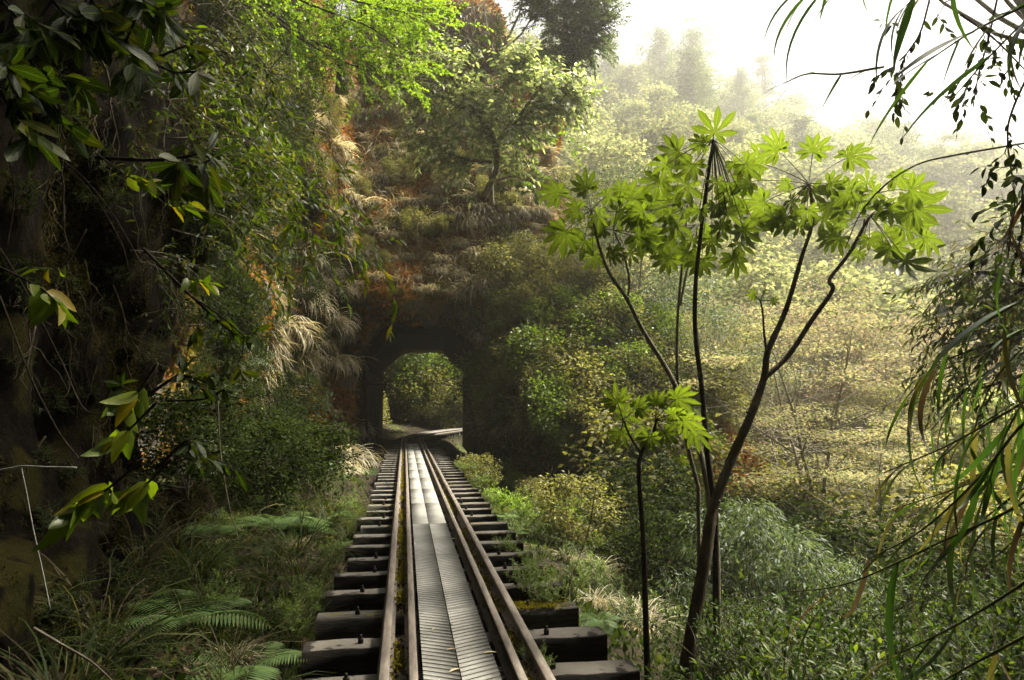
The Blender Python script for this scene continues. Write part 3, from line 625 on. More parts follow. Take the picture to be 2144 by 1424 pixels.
# ------------------------------------------------------------------ kinds of plant
K = {}
lan = t_blade(.26, .25, 3, .1); lan4 = t_blade(.28, .3, 5, .12); ova = t_blade(.42, .15, 4, .14); tiny = t_rhomb(.5)
K['glossy'] = [shrub(10 + i, 1.3, 9, (4, 4), t_blade(.36, .18, 4, .15), .085, 9, 'glossy', .7, 40, .5, .16, .55, .02, .010, True) for i in range(3)]
K['glossytall'] = [shrub(15 + i, 2.6, 15, (5, 4), t_blade(.36, .18, 4, .15), .080, 10, 'glossy', .55, 38, .45, .15, .52, .02, .014, True) for i in range(3)]
K['smallbush'] = [shrub(20 + i, 1.2, 9, (5, 5), t_rhomb(.42), .050, 12, 'olive', .8, 42, .3, .2, .55, .1, .009, False) for i in range(3)]
K['freshbush'] = [shrub(30 + i, 1.0, 9, (4, 5), t_blade(.34, .2, 3, .12), .055, 10, 'lime', .8, 42, .35, .18, .55, .1, .007) for i in range(3)]
K['greenbush'] = [shrub(35 + i, 1.1, 9, (4, 5), t_blade(.34, .2, 3, .12), .060, 10, 'glossy', .8, 42, .3, .18, .55, .15, .008) for i in range(2)]
K['silver'] = [shrub(40 + i, 1.8, 8, (4, 4), t_blade(.26, .3, 3, .1), .115, 11, 'silver', .9, 45, .1, .16, .55, .55, .016, True, 'bark') for i in range(2)]
K['darkivy'] = [shrub(45 + i, .8, 9, (4, 4), t_rhomb(.6), .055, 9, 'dark', 1.2, 45, -.1, .22, .6, .35, .006) for i in range(3)]
K['fernbush'] = [shrub(50, .9, 12, (4, 5), t_rhomb(.5), .05, 16, 'fresh', 1.0, 45, .2, .12, .55, .05, .005, False, nrm=.9)]
K['twigs'] = [shrub(55 + i, 1.4, 7, (4, 4), t_rhomb(.4), .04, 3, 'olive', .7, 35, .1, .2, .65, .1, .010, False) for i in range(2)]
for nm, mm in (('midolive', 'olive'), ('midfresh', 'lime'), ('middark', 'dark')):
    K[nm] = [clump_tree(600 + i, 1.5, .95, .15, 17, 190, .085, .75, .36, .03, .1, t_rhomb(.45, .1), .15, mm, 'twig', 5, nrm_up=.4, twig=4, name='leaves') for i in range(2)]
K['midsilver'] = [clump_tree(610 + i, 1.5, .95, .15, 20, 230, .085, .6, .34, .03, .1, t_blade(.22, .3, 3), .6, 'silver', 'twig', 5, nrm_up=.5, twig=4, name='leaves') for i in range(2)]
K['spraymaple'] = [clump_tree(620 + i, 7, 3.6, 2.0, 34, 150, .10, .22, .24, .13, .15, t_rhomb(.75, .1), .0, 'gold', 'pale_bark', 3, nrm_up=.85, twig=8, name='leaf_sprays') for i in range(2)]
K['straw'] = [tuft(60 + i, 170, .95, .034, 'straw', 1.0, 1.15, True, .7, .10) for i in range(4)]
K['darkgrass'] = [tuft(64, 70, .7, .010, 'darkstraw', 1.0, 1.0, True, .7, .16)]
K['strawup'] = [tuft(66 + i, 130, .75, .018, 'straw', 1, .8, False, 1.4, .09) for i in range(2)]
K['grass'] = [tuft(70 + i, 90, .65, .016, 'grass', 1, .75, False, 1.5, .07) for i in range(3)]
K['fern'] = [fern(80, 9, .6), fern(81, 7, .75)]
K['maple'] = [clump_tree(90 + i, 11, 5.2, 3.0, 62, 150, .15, .42, .20, .20, .12, t_rhomb(.75, .1), .0, ('gold', 'pinkish', 'gold')[i], 'pale_bark', 2, nrm_up=.45, twig=5, name='leaf_sprays') for i in range(3)]
K['maple'][1] = clump_tree(191, 11, 5.2, 2.5, 85, 150, .14, .55, .18, .20, .12, t_rhomb(.75, .1), .0, 'pinkish', 'pale_bark', 3, nrm_up=.35, twig=5, name='leaf_sprays'); K['maple'][2] = clump_tree(192, 11, 4.8, 2.0, 85, 140, .14, .5, .17, .20, .12, t_rhomb(.75, .1), .0, 'gold', 'pale_bark', 3, nrm_up=.35, twig=5, name='leaf_sprays')
K['paletree'] = [clump_tree(95 + i, 9, 3.8, 2.0, 44, 300, .13, .55, .30, .14, .12, t_rhomb(.5), .2, ('olive', 'silver')[i], 'pale_bark', 2, twig=4) for i in range(2)]
K['hill'] = [clump_tree(100 + i, 11, 4.0, 2.5, 46, 75, .42, .6, .30, .22, .06, t_rhomb(.6), .1, 'hilltree', 'pale_bark', twig=2) for i in range(4)]
K['conifer'] = [clump_tree(110 + i, 15, 3.4, 2.5, 70, 60, .36, .35, .30, .22, .03, t_rhomb(.4), .25, 'conifer', 'bark', shape='cone', twig=1) for i in range(2)]
K['pine'] = [clump_tree(115 + i, 16, 4.4, 7, 34, 110, .34, .28, .30, .24, .05, t_rhomb(.35), .0, 'conifer', 'bark', shape='pine', twig=2) for i in range(2)]
GR = rs(123)
def scatter(kind, name, pts, size, label, cat, group, which='gcb', push=0.0, dmax=60, dmin=1.5, hang=False, sink=.03, tilt=.12):
    for x, y in pts:
        h_ = hit(x, y, which, dmin)
        if h_ is None or h_[2] > dmax: continue
        p, n, L, c = h_; s_ = GR.uniform(*size); loc = p + n * push * s_ - np.array((0, 0, sink))
        rz = math.atan2(n[1], n[0]) + GR.uniform(-.4, .4) if hang else GR.rand() * 6.28
        place(name, K[kind][GR.randint(len(K[kind]))], loc, rz, s_, label, cat, group, (GR.uniform(-tilt, tilt), GR.uniform(-tilt, tilt)))
def on_ground(kind, name, x, y, s_, label, cat, group=None, v=None, rz=None, dz=-.1):
    z = down(x, y, 60, 'gc'); i = GR.randint(len(K[kind])) if v is None else v
    return place(name, K[kind][i], (x, y, z + dz), GR.rand() * 6.28 if rz is None else rz, s_, label, cat, group)
def world_xy(px, d):
    p = P(px, 850, d); return p[0], p[1]

# ---- moss and small cover (uncountable)
def tri_sample(V, Q, n, seed, keep):
    r_ = rs(seed); a = V[Q[:, 0]]; b = V[Q[:, 1]]; c = V[Q[:, 2]]; d = V[Q[:, 3]]; nr = np.cross(c - a, d - b); ar = np.linalg.norm(nr, axis=1); nr = nr / (ar[:, None] + 1e-9)
    cen = (a + c) / 2; wgt = ar * keep(cen, nr); i = r_.choice(len(Q), n, p=wgt / wgt.sum()); u = r_.rand(n, 1); v = r_.rand(n, 1)
    return (a[i] * (1 - u) + b[i] * u) * (1 - v) + (d[i] * (1 - u) + c[i] * u) * v, nr[i], r_
def cam_facing(c, n): return ((c - CAM) * n).sum(1) < 0.3 * np.linalg.norm(c - CAM, axis=1)
def seen(c): # inside the picture's cone, with a margin
    v = c - CAM; d = v @ _f; return (d > 0.3) & (np.abs(v @ _r) < d * .9 + 1.5) & (np.abs(v @ _u) < d * .65 + 1.5)
def fuzz(name, V, Q, n, seed, size, mat_, label, keep, tm=None, droop=.5, out=.5):
    p, nr, r_ = tri_sample(V, Q, n, seed, keep); lv = Leaves(); D = unit(nr * out + r_.randn(n, 3) * .55 + np.array((0, 0, -droop)))
    lv.add(tm or t_rhomb(.35), p, D, unit(r_.randn(n, 3) * .5 + nr), size * r_.uniform(.5, 1.5, n)); o = lv.build(name, M[mat_]); tag(o, label, kind='stuff')
rust = lambda c: np.clip(vn(c[:, 0], c[:, 1], c[:, 2], 2.6, 40) * 1.8 + .5 + .35 * (c[:, 2] < 9) , 0, 1)
fuzz('moss', CV, CQ, 130000, 1, .17, 'mossm', 'rust coloured moss hanging in shaggy mats on the rock spur', lambda c, n: (seen(c) & cam_facing(c, n) & (c[:, 1] > 15) & ((np.abs(c[:, 0] - .4) > 2.15) | (c[:, 2] > 4.45) | (c[:, 1] < 24.6)) & ((c[:, 1] < 26.2) | (c[:, 2] > 5.2) | (np.abs(c[:, 0] - .4) > 3))) * rust(c) ** 1.5)
fuzz('moss', CV, CQ, 90000, 2, .17, 'mossg', 'olive moss and liverwort covering the rock spur', lambda c, n: (seen(c) & cam_facing(c, n) & ((np.abs(c[:, 0] - .4) > 2.15) | (c[:, 2] > 4.45) | (c[:, 1] < 24.6)) & ((c[:, 1] < 26.2) | (c[:, 2] > 5.2) | (np.abs(c[:, 0] - .4) > 3))) * (1.1 - rust(c)))
fuzz('dry_grass', CV, CQ, 30000, 7, .55, 'straw', 'thatch of dead grass blades matted over the rock spur', lambda c, n: (seen(c) & cam_facing(c, n) & (c[:, 1] > 18) & ((np.abs(c[:, 0] - .4) > 2.8) | (c[:, 2] > 6.0))) * np.clip(vn(c[:, 0], c[:, 1], c[:, 2] * .6, 1.5, 44) * 2.4 + .1, 0, 1), t_rhomb(.045), 1.3, .8)
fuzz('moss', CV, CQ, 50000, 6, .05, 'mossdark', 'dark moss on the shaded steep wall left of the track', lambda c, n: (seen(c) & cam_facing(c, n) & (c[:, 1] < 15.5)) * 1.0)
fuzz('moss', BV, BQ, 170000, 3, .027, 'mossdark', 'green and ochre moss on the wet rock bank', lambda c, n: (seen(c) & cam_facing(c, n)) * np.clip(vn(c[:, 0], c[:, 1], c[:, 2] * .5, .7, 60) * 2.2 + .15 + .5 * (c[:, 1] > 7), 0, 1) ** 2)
def gkeep(c, n):
    r = np.hypot(c[:, 0], c[:, 1]); return (seen(c) & (r < 44) & ((np.abs(c[:, 0]) > 1.15) | (c[:, 1] > 30))) / (1 + (r / 9) ** 2)
fuzz('ground_cover', GV, GF, 130000, 4, .09, 'cover', 'low leafy ground cover on the gully slopes', gkeep, t_rhomb(.5), -.5, .4)
fuzz('leaf_litter', GV, GF, 16000, 5, .075, 'litter', 'brown fallen leaves on the soil beside the track', lambda c, n: (seen(c) & (np.hypot(c[:, 0], c[:, 1]) < 12) & (np.abs(c[:, 0]) > .9) & (c[:, 0] < 1.6)) * 1.0, t_rhomb(.55), 0, .1)

# ---- far hillside
n_h = 0
for i in range(9000):
    az = R(GR.uniform(-12, 50)); r = 49 + 168 * GR.rand() ** 1.15; x, y = r * math.sin(az), r * math.cos(az)
    azd = math.degrees(az)
    if azd < 9 and r > 80: continue
    if GR.rand() > (.55 if r < 70 else .8): continue
    if n_h >= 285: break
    if n_h == 0: occ = []
    mind = 3.0 + r * .042
    if any((x - a) ** 2 + (y - b) ** 2 < mind * mind for a, b in occ): continue
    occ.append((x, y)); z = float(groundz(x, y)); s_ = GR.uniform(.7, 1.2) * (.72 + r * .0055)
    q = GR.rand()
    if q < .9 or azd > 36: place('broadleaf_tree', K['hill'][GR.randint(4)], (x, y, z - .3), GR.rand() * 6.28, s_, 'pale hazy broadleaf tree in the forest on the far hillside', 'tree', 'broadleaf trees on the far hillside')
    else: place('conifer_tree', K['conifer'][GR.randint(2)], (x, y, z - .3), GR.rand() * 6.28, s_, 'pointed hazy conifer in the forest on the far hillside', 'tree', 'conifers on the far hillside')
    n_h += 1
print('hill trees', n_h)
for px, d, s_, lab in ((1500, 190, 1.9, 'tallest layered pine rising from the hill skyline into the white sky'), (1930, 120, 1.4, 'faint pine with flat branches on the skyline by the hanging reed leaves'),
                       (1860, 140, 1.4, 'faint pine on the low end of the skyline, behind the palmate leaves'), (1390, 195, 1.6, 'hazy pine on the skyline just left of the tallest pine'), (1990, 110, 1.1, 'faint low pine where the skyline drops to the bright gap')):
    x, y = world_xy(px, d); on_ground('pine', 'pine_tree', x, y, s_, lab, 'tree')

# ---- valley trees, 16 to 42 m away
for px, d, kk, v, s_, lab in (
    (1640, 34, 'maple', 1, 1.05, 'pinkish gold young leaved tree in the middle of the valley, behind the forked trunk'),
    (1790, 31, 'maple', 0, .95, 'golden leaved tree to the right of the forked trunk, its crown in full light'),
    (1900, 36, 'maple', 1, 1.0, 'pinkish leaved tree behind the dark drooping tree'),
    (1540, 38, 'maple', 2, 1.05, 'golden tree at the back, between the dark thin trunk and the forked trunk'),
    (1740, 40, 'maple', 2, 1.1, 'golden tree at the back, directly under the right hand palmate leaves'),
    (2020, 33, 'paletree', 0, .95, 'olive leaved tree at the right side of the valley floor'),
    (1420, 30, 'paletree', 0, .9, 'olive tree behind the three leaning stems, beside the rock spur'),
    (1330, 27, 'paletree', 1, .78, 'grey green tree against the right foot of the rock spur'),
    (1500, 25, 'paletree', 1, .8, 'grey green leaved tree right behind the dark thin trunk'),
    (1700, 20, 'spraymaple', 0, .95, 'small golden tree with layered sprays low in the valley'),
    (1830, 17, 'spraymaple', 1, .78, 'small layered golden tree nearest to the hanging reeds'),
    (1600, 26, 'spraymaple', 1, 1.15, 'sparse golden tree with bare grey limbs behind the fork of the trunk'),
    (1950, 27, 'paletree', 0, .8, 'olive bushy tree behind the reeds'),
    (1250, 31, 'paletree', 0, .8, 'olive tree showing above the shoulder of the rock spur'),
    (2080, 24, 'hill', 1, .62, 'green bushy tree at the far right behind the reeds')):
    x, y = world_xy(px, d); on_ground(kk, 'maple_tree' if 'maple' in kk else 'valley_tree', x, y, s_, lab, 'tree', None, v)
# beyond the tunnel
for px, d, kk, s_, lab in ((830, 46, 'paletree', .9, 'olive tree seen through the tunnel, left side'), (885, 52, 'hill', 1.0, 'green tree seen through the middle of the tunnel'), (945, 50, 'paletree', .9, 'pale tree seen through the tunnel, right side'),
                           (860, 60, 'hill', 1.0, 'far green tree seen in the upper part of the tunnel mouth'), (920, 62, 'hill', 1.0, 'far green tree at the upper right of the tunnel mouth')):
    x, y = world_xy(px, d); on_ground(kk, 'valley_tree', x, y, s_, lab, 'tree')
def in_hole(x, y): return 790 < x < 985 and 725 < y < 910
scatter('midolive', 'olive_shrub', spots(795, 740, 980, 888, 26, 61), (1.0, 1.7), 'leafy shrub on the slope beyond the tunnel', 'shrub', 'shrubs beyond the tunnel', 'gc', dmin=36.8, dmax=80)
for i in range(26):
    x, y = -4.6 + 9.5 * GR.rand() ** 1.0, 45.0 + 6 * GR.rand(); place('leafy_shrub', K['midfresh' if i % 3 == 0 else 'midolive'][i % 2], (x, y, float(groundz(x, y))), i, GR.uniform(1.5, 2.8), 'leafy shrub on the slope beyond the tunnel', 'shrub', 'shrubs beyond the tunnel')
for i in range(14):
    x, y = -2.2 - 1.6 * GR.rand(), 37.5 + 9 * GR.rand(); place('olive_shrub', K['midolive'][i % 2], (x, y, -.4 + 2.5 * GR.rand() * (-x - 2.0) / 1.8), i, GR.uniform(.9, 1.6), 'leafy shrub on the slope beyond the tunnel', 'shrub', 'shrubs beyond the tunnel')

# ---- rock spur
out_spur = lambda x, y: (x < 1150 + (y - 240) * .25) and not (740 < x < 1030 and y > 640)
scatter('straw', 'hanging_grass', spots(620, 190, 1240, 620, 130, 62, out_spur), (.35, 1.3), 'clump of dry straw grass hanging from the face of the rock spur', 'grass clump', 'dry grass clumps hanging on the rock spur', 'c', dmin=14, dmax=45, hang=True)
scatter('midolive', 'olive_shrub', spots(640, 200, 1230, 560, 30, 63, out_spur), (.25, .8), 'small olive shrub rooted on the face of the rock spur', 'shrub', 'small shrubs on the rock spur', 'c', dmin=14, dmax=45, push=.1)
scatter('twigs', 'bare_shrub', spots(700, 220, 1230, 620, 34, 64, out_spur), (.6, 1.2), 'nearly leafless twiggy shrub clinging to the rock spur', 'shrub', 'bare twiggy shrubs on the rock spur', 'c', dmin=14, dmax=45, push=.1)
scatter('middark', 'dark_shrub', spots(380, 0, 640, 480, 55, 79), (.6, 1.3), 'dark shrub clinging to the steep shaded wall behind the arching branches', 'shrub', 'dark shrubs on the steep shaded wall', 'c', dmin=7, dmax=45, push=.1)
scatter('midolive', 'olive_shrub', spots(400, 60, 640, 480, 20, 80), (.5, 1.1), 'olive shrub on the steep shaded wall behind the arching branches', 'shrub', 'olive shrubs on the steep shaded wall', 'c', dmin=7, dmax=45, push=.1)
scatter('grass', 'grass_tuft', spots(640, 200, 1220, 620, 26, 81, out_spur), (.8, 1.6), 'green grass tuft rooted on the face of the rock spur', 'grass tuft', 'green grass tufts on the rock spur', 'c', dmin=14, dmax=45)
rl = lambda x, y: x > 1005 and y > 520 + max(0, 1200 - x) * .25 and y < 980
scatter('midolive', 'olive_shrub', spots(1005, 520, 1500, 980, 80, 65, rl), (.5, 1.5), 'olive shrub on the slope to the right of the tunnel', 'shrub', 'olive shrubs right of the tunnel', 'gc', dmin=8, dmax=60)
scatter('twigs', 'bare_shrub', spots(1005, 540, 1480, 960, 40, 86, rl), (.9, 1.9), 'bare twiggy shrub on the slope to the right of the tunnel', 'shrub', 'bare shrubs right of the tunnel', 'gc', dmin=8, dmax=60)
scatter('straw', 'hanging_grass', spots(1010, 560, 1330, 900, 26, 87, rl), (.5, 1.2), 'dry grass clump on the slope to the right of the tunnel', 'grass clump', 'dry grass clumps right of the tunnel', 'gc', dmin=8, dmax=45, hang=True)
scatter('silver', 'silvery_shrub', spots(1040, 560, 1480, 900, 16, 88, rl), (.6, 1.0), 'grey green shrub on the slope to the right of the tunnel', 'shrub', 'grey green shrubs right of the tunnel', 'gc', dmin=8, dmax=45)
scatter('midfresh', 'lime_shrub', spots(1005, 700, 1450, 1000, 26, 66), (.8, 1.4), 'yellow green shrub on the slope to the right of the tunnel', 'shrub', 'yellow green shrubs right of the tunnel', 'gc', dmin=8, dmax=60)
scatter('straw', 'hanging_grass', [(1030, 850), (1050, 875), (1075, 905), (1020, 700), (1090, 760), (1110, 640), (640, 640), (690, 680), (720, 700), (665, 720), (700, 760), (600, 690), (720, 930), (700, 950), (735, 960), (690, 900), (745, 905), (715, 985)], (.9, 1.5),
        'straw grass clump beside the tunnel mouth', 'grass clump', 'straw grass beside the tunnel mouth', 'gcb', dmin=8, dmax=40, hang=True)
scatter('middark', 'ivy_clump', spots(380, 480, 760, 1080, 80, 67, lambda x, y: not (x > 640 and y > 800)), (.4, .9), 'dark creeping shrub in the shaded recess left of the tunnel', 'shrub', 'dark shrubs in the recess left of the tunnel', 'gcb', dmin=6, dmax=40, push=.1)
scatter('silver', 'silvery_shrub', spots(400, 560, 740, 1040, 16, 68), (.35, .6), 'grey green shrub in the shade left of the tunnel', 'shrub', 'grey green shrubs left of the tunnel', 'gcb', dmin=6, dmax=40, push=.1)

scatter('strawup', 'straw_tuft', spots(430, 1060, 790, 1400, 9, 83, lambda x, y: x < 800 - (y - 1000) * .18), (.3, .6), 'dry pale grass tuft on the verge left of the track', 'grass tuft', 'dry tufts on the left verge', 'gb', dmin=2.5, dmax=20)
scatter('middark', 'dark_shrub', spots(1030, 860, 1350, 1060, 34, 84), (.5, 1.0), 'dark shrub at the shaded foot of the slope right of the tunnel', 'shrub', 'dark shrubs at the foot of the slope', 'gc', dmin=8, dmax=40)
scatter('midolive', 'olive_shrub', spots(1040, 860, 1340, 1020, 14, 85), (.4, .8), 'olive shrub on the slope to the right of the tunnel', 'shrub', 'olive shrubs right of the tunnel', 'gc', dmin=8, dmax=40)
# ---- right bank and gully
rb = lambda x, y: x > 985 + (y - 940) * .62 + 40
scatter('greenbush', 'green_shrub', spots(980, 935, 1420, 1330, 42, 70, rb), (.45, .85), 'leafy green shrub on the bank along the right of the track', 'shrub', 'green shrubs on the right bank', 'g', dmin=3, dmax=30)
scatter('freshbush', 'lime_shrub', spots(990, 960, 1400, 1330, 22, 71, rb), (.35, .7), 'bright yellow green shrub on the bank along the right of the track', 'shrub', 'bright shrubs on the right bank', 'g', dmin=3, dmax=30)
scatter('grass', 'grass_tuft', spots(1000, 1000, 1330, 1330, 26, 72, rb), (.6, 1.0), 'green grass tuft at the right edge of the sleepers', 'grass tuft', 'grass tufts on the right bank', 'g', dmin=3, dmax=30)
scatter('strawup', 'straw_tuft', spots(1060, 1080, 1350, 1330, 20, 73, rb), (.6, 1.0), 'dry straw coloured tuft at the right edge of the sleepers', 'grass tuft', 'straw tufts on the right bank', 'g', dmin=3, dmax=30)
for k in range(3):
    h_ = hit(1040 + 22 * k, 1075 + 14 * k, 'g', 3); place('fern_bush', K['fernbush'][0], h_[0] + np.array((0, 0, .12)), k * 2.0, .62, ('brightest lime green feathery bush beside the sleepers, ' + ('nearest the tunnel', 'the middle of three', 'the lowest of three')[k]), 'shrub')
for px, py, s_ in ((1215, 1345, .6), (1260, 1325, .5), (1155, 1330, .42)):
    h_ = hit(px, py + 60, 'g', 2.5); place('fern', K['fern'][GR.randint(2)], h_[0] + np.array((0, 0, .35)), GR.rand() * 6, s_, 'fern arching over the end of the nearest sleepers', 'fern', 'ferns at the right ends of the sleepers')
for i in range(66):
    px = GR.uniform(1290, 2200); d = 3.6 + (7.5 if px > 1520 else 2.6) * GR.rand(); x, y = world_xy(px, d)
    if x < 1.9: continue
    z = float(groundz(x, y)); top = 1.4 + .0958 * d * 0 - (GR.uniform(1150, 1290) - 850) / FPX * d; s_ = max(.35, min(1.35, (top - z) / 2.3)) * GR.uniform(.7, 1.1)
    if vn(x, y, 0, 1.6, 71) > .22: continue
    place('glossy_bush', K['glossytall'][i % 3], (x, y, z - .05), GR.rand() * 6.28, s_, 'glossy green bush filling the gully at the lower right', 'shrub', 'glossy bushes in the gully')
for i in range(22):
    px = GR.uniform(1480, 2000); d = 10 + 9 * GR.rand(); x, y = world_xy(px, d); s_ = GR.uniform(.8, 1.3)
    place('silvery_shrub', K['midsilver'][i % 2], (x, y, float(groundz(x, y))), GR.rand() * 6.28, s_, 'grey green shrub with drooping leaves in the shaded gully', 'shrub', 'grey green shrubs in the gully')
for i in range(40):
    px = GR.uniform(1300, 2200); d = 18 + 22 * GR.rand(); x, y = world_xy(px, d); s_ = GR.uniform(1.6, 3.0)
    place('olive_shrub', K['midolive'][i % 2], (x, y, float(groundz(x, y))), GR.rand() * 6.28, s_, 'olive undergrowth shrub on the valley floor under the trees', 'shrub', 'undergrowth shrubs on the valley floor')
for i in range(30):
    px = GR.uniform(1310, 1950); d = 11 + 14 * GR.rand(); x, y = world_xy(px, d)
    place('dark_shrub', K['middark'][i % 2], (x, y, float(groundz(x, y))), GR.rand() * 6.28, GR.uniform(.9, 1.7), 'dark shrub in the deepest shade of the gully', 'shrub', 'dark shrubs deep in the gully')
# ---- left verge
lb = lambda x, y: x < 800 - (y - 1000) * .18 and not (x < 420 and y < 1180)
scatter('grass', 'grass_tuft', spots(420, 1040, 790, 1424, 46, 75, lb), (.3, .95), 'green grass tuft on the verge left of the track', 'grass tuft', 'grass tufts on the left verge', 'gb', dmin=2.5, dmax=20)
scatter('freshbush', 'lime_shrub', spots(440, 1040, 780, 1300, 11, 76, lb), (.2, .5), 'small yellow green plant on the verge left of the track', 'shrub', 'yellow green plants on the left verge', 'gb', dmin=2.5, dmax=20)
scatter('darkivy', 'ivy_clump', spots(60, 1180, 760, 1424, 20, 77), (.15, .45), 'low dark leafy plant at the foot of the rock bank', 'shrub', 'dark plants at the foot of the rock bank', 'gb', dmin=1.5, dmax=20)
scatter('fern', 'fern', [(730, 1290), (690, 1330), (520, 1290), (300, 1240), (600, 1210), (250, 1330), (760, 1235)], (.35, .6), 'small fern on the verge left of the track', 'fern', 'ferns on the left verge', 'gb', dmin=1.5, dmax=20)
scatter('darkgrass', 'hanging_grass', spots(150, 560, 420, 1250, 12, 78), (.25, .5), 'thin dark grass hanging on the wet rock bank', 'grass clump', 'dark grass on the rock bank', 'b', dmin=1.5, dmax=20, hang=True)
scatter('darkivy', 'ivy_clump', spots(0, 0, 420, 1150, 46, 82), (.15, .42), 'small dark leafy plant clinging to the wet rock bank', 'shrub', 'small plants clinging to the rock bank', 'b', dmin=1.5, dmax=20)
# ------------------------------------------------------------------ palmate leaved trees in front of the valley
def spline(pts, per=6):
    p = np.asarray(pts, float); p = np.vstack([2 * p[0] - p[1], p, 2 * p[-1] - p[-2]]); out = []
    for i in range(1, len(p) - 2):
        for t in np.linspace(0, 1, per, endpoint=False):
            out.append(.5 * ((2 * p[i]) + (-p[i - 1] + p[i + 1]) * t + (2 * p[i - 1] - 5 * p[i] + 4 * p[i + 1] - p[i + 2]) * t * t + (-p[i - 1] + 3 * p[i] - 3 * p[i + 1] + p[i + 2]) * t ** 3))
    out.append(p[-2]); return np.array(out)
PX = lambda L: spline([P(*q) for q in L])
def rooted(L, deep=1.2):
    a = P(*L[0]); g = float(groundz(a[0], a[1])) - .1; b = np.array((a[0] - .05, a[1] + .05, min(a[2] - .2, g))); return np.vstack([b, (a + b) / 2 + (.02, 0, 0), PX(L)])
PALMS = [t_palm(s_, n) for s_, n in ((1, 9), (2, 9), (3, 8), (4, 7))]
def palm_tree(name, base, stems, leaves, seed, label, bark='bark', gnarl=0.0):
    """stems: [(pixel polyline with depths, r0, r1)]; leaves: [(px, py, size px, depth, stem tip index)]"""
    r_ = rs(seed); t = empty(name, base); tag(t, label, 'tree'); off = np.array(base); tips = []
    for q, (L, a, b) in enumerate(stems):
        pts = (rooted(L) if q == 0 else PX(L)); n = len(pts); rad = np.linspace(a, b, n) * (1 + gnarl * r_.randn(n)); mb = MB(); mb.tube(pts - off, rad, n=9)
        for j in range(n // 3): # leaf scars and knots
            i = r_.randint(n // 4, n); 
            if i < n - 1: mb.tube([pts[i] - off, pts[i] - off + unit(r_.randn(3)) * rad[i] * 1.5], rad[i] * .55, rad[i] * .2, 5)
        mb.build('trunk' if q == 0 else 'branch', M[bark], t, True); tips.append(pts[-1])
    for k, (x, y, s_, d, ti) in enumerate(leaves):
        tip = tips[ti]; c = P(x, y, d); v = c - tip
        mid = (tip + c) / 2 + np.array((0, 0, .06 * np.linalg.norm(v))); tt = np.linspace(0, 1, 7)[:, None]; pp = (1 - tt) ** 2 * tip + 2 * tt * (1 - tt) * mid + tt ** 2 * c
        view = unit(c - CAM); out2 = v - view * v.dot(view); out2 = unit(out2 + 1e-4)
        Nn = unit(UPV * r_.uniform(.25, .6) + view * r_.uniform(.5, 1.1) + r_.randn(3) * .28 - out2 * .1); D = unit(out2 * .9 + np.array((0, 0, -.18)) + r_.randn(3) * .15)
        lv = Leaves(); lv.add(PALMS[r_.randint(4)], np.zeros(3), D, Nn, s_ * r_.uniform(.72, 1.08) / FPX * d)
        o = lv.build('leaf', M['fatsia'], t); o.location = c - off; br = MB(); br.tube(pp - c, .0045, .0032, n=5, cap=False); br.build('stalk', M['sprigstalk'], o)
    return t
M['sprigstalk'] = noisemat('green_stalk', [(0.05, 0.06, 0.015), (0.10, 0.10, 0.03)], 12, 3, .6, .1)
dj = rs(31)
LV = lambda L, d, j=.35: [(x, y, s_ * 1.0, d + dj.uniform(-j, j), ti) for x, y, s_, ti in L]
# forked trunk on the right
b0 = P(1440, 1424, 5.0)
palm_tree('palmate_tree', tuple(b0), [
    ([(1432, 1424, 5.0), (1455, 1290, 5.1), (1478, 1160, 5.2), (1492, 1070, 5.3), (1530, 965, 5.4), (1572, 870, 5.5), (1600, 790, 5.6), (1608, 735, 5.6), (1645, 650, 5.7), (1678, 540, 5.7), (1702, 460, 5.7), (1694, 385, 5.6)], .056, .009),
    ([(1600, 792, 5.6), (1650, 745, 5.65), (1700, 670, 5.7), (1743, 608, 5.7), (1737, 585, 5.75), (1775, 535, 5.8), (1800, 490, 5.8), (1822, 452, 5.8)], .024, .010),
    ([(1780, 530, 5.8), (1805, 490, 5.9), (1815, 430, 6.0), (1838, 405, 6.0)], .011, .007),
    ([(1606, 745, 5.6), (1600, 700, 5.5), (1597, 655, 5.45), (1592, 630, 5.4)], .011, .006)],
    LV([(1628, 315, 62, 0), (1592, 342, 66, 0), (1702, 318, 62, 0), (1776, 330, 72, 0), (1646, 455, 58, 0), (1690, 440, 40, 0), (1724, 455, 50, 0), (1735, 385, 45, 0), (1650, 385, 38, 0), (1600, 424, 62, 0), (1567, 380, 60, 0), (1660, 420, 40, 0), (1740, 425, 48, 0),
        (1744, 495, 55, 1), (1783, 400, 50, 2), (1832, 405, 52, 2), (1872, 375, 55, 2), (1906, 400, 66, 2), (1911, 436, 70, 1), (1891, 470, 62, 1), (1936, 500, 60, 1), (1896, 545, 66, 1), (1867, 518, 50, 1), (1798, 530, 34, 1), (1770, 440, 45, 1), (1840, 440, 45, 1), (1815, 385, 40, 2), (1760, 465, 42, 1), (1860, 440, 48, 1), (1800, 420, 44, 2), (1850, 490, 46, 1), (1820, 500, 40, 1), (1880, 430, 48, 2), (1700, 400, 42, 0), (1760, 500, 40, 1), (1620, 455, 46, 0), (1675, 470, 44, 0),
        (1579, 618, 22, 3), (1618, 630, 20, 3), (1600, 612, 14, 3)], 5.7), 41, 'tallest forked tree with palmate leaves, its trunk splitting in a wide V', gnarl=.04)
b1 = P(1480, 900, 5.6)
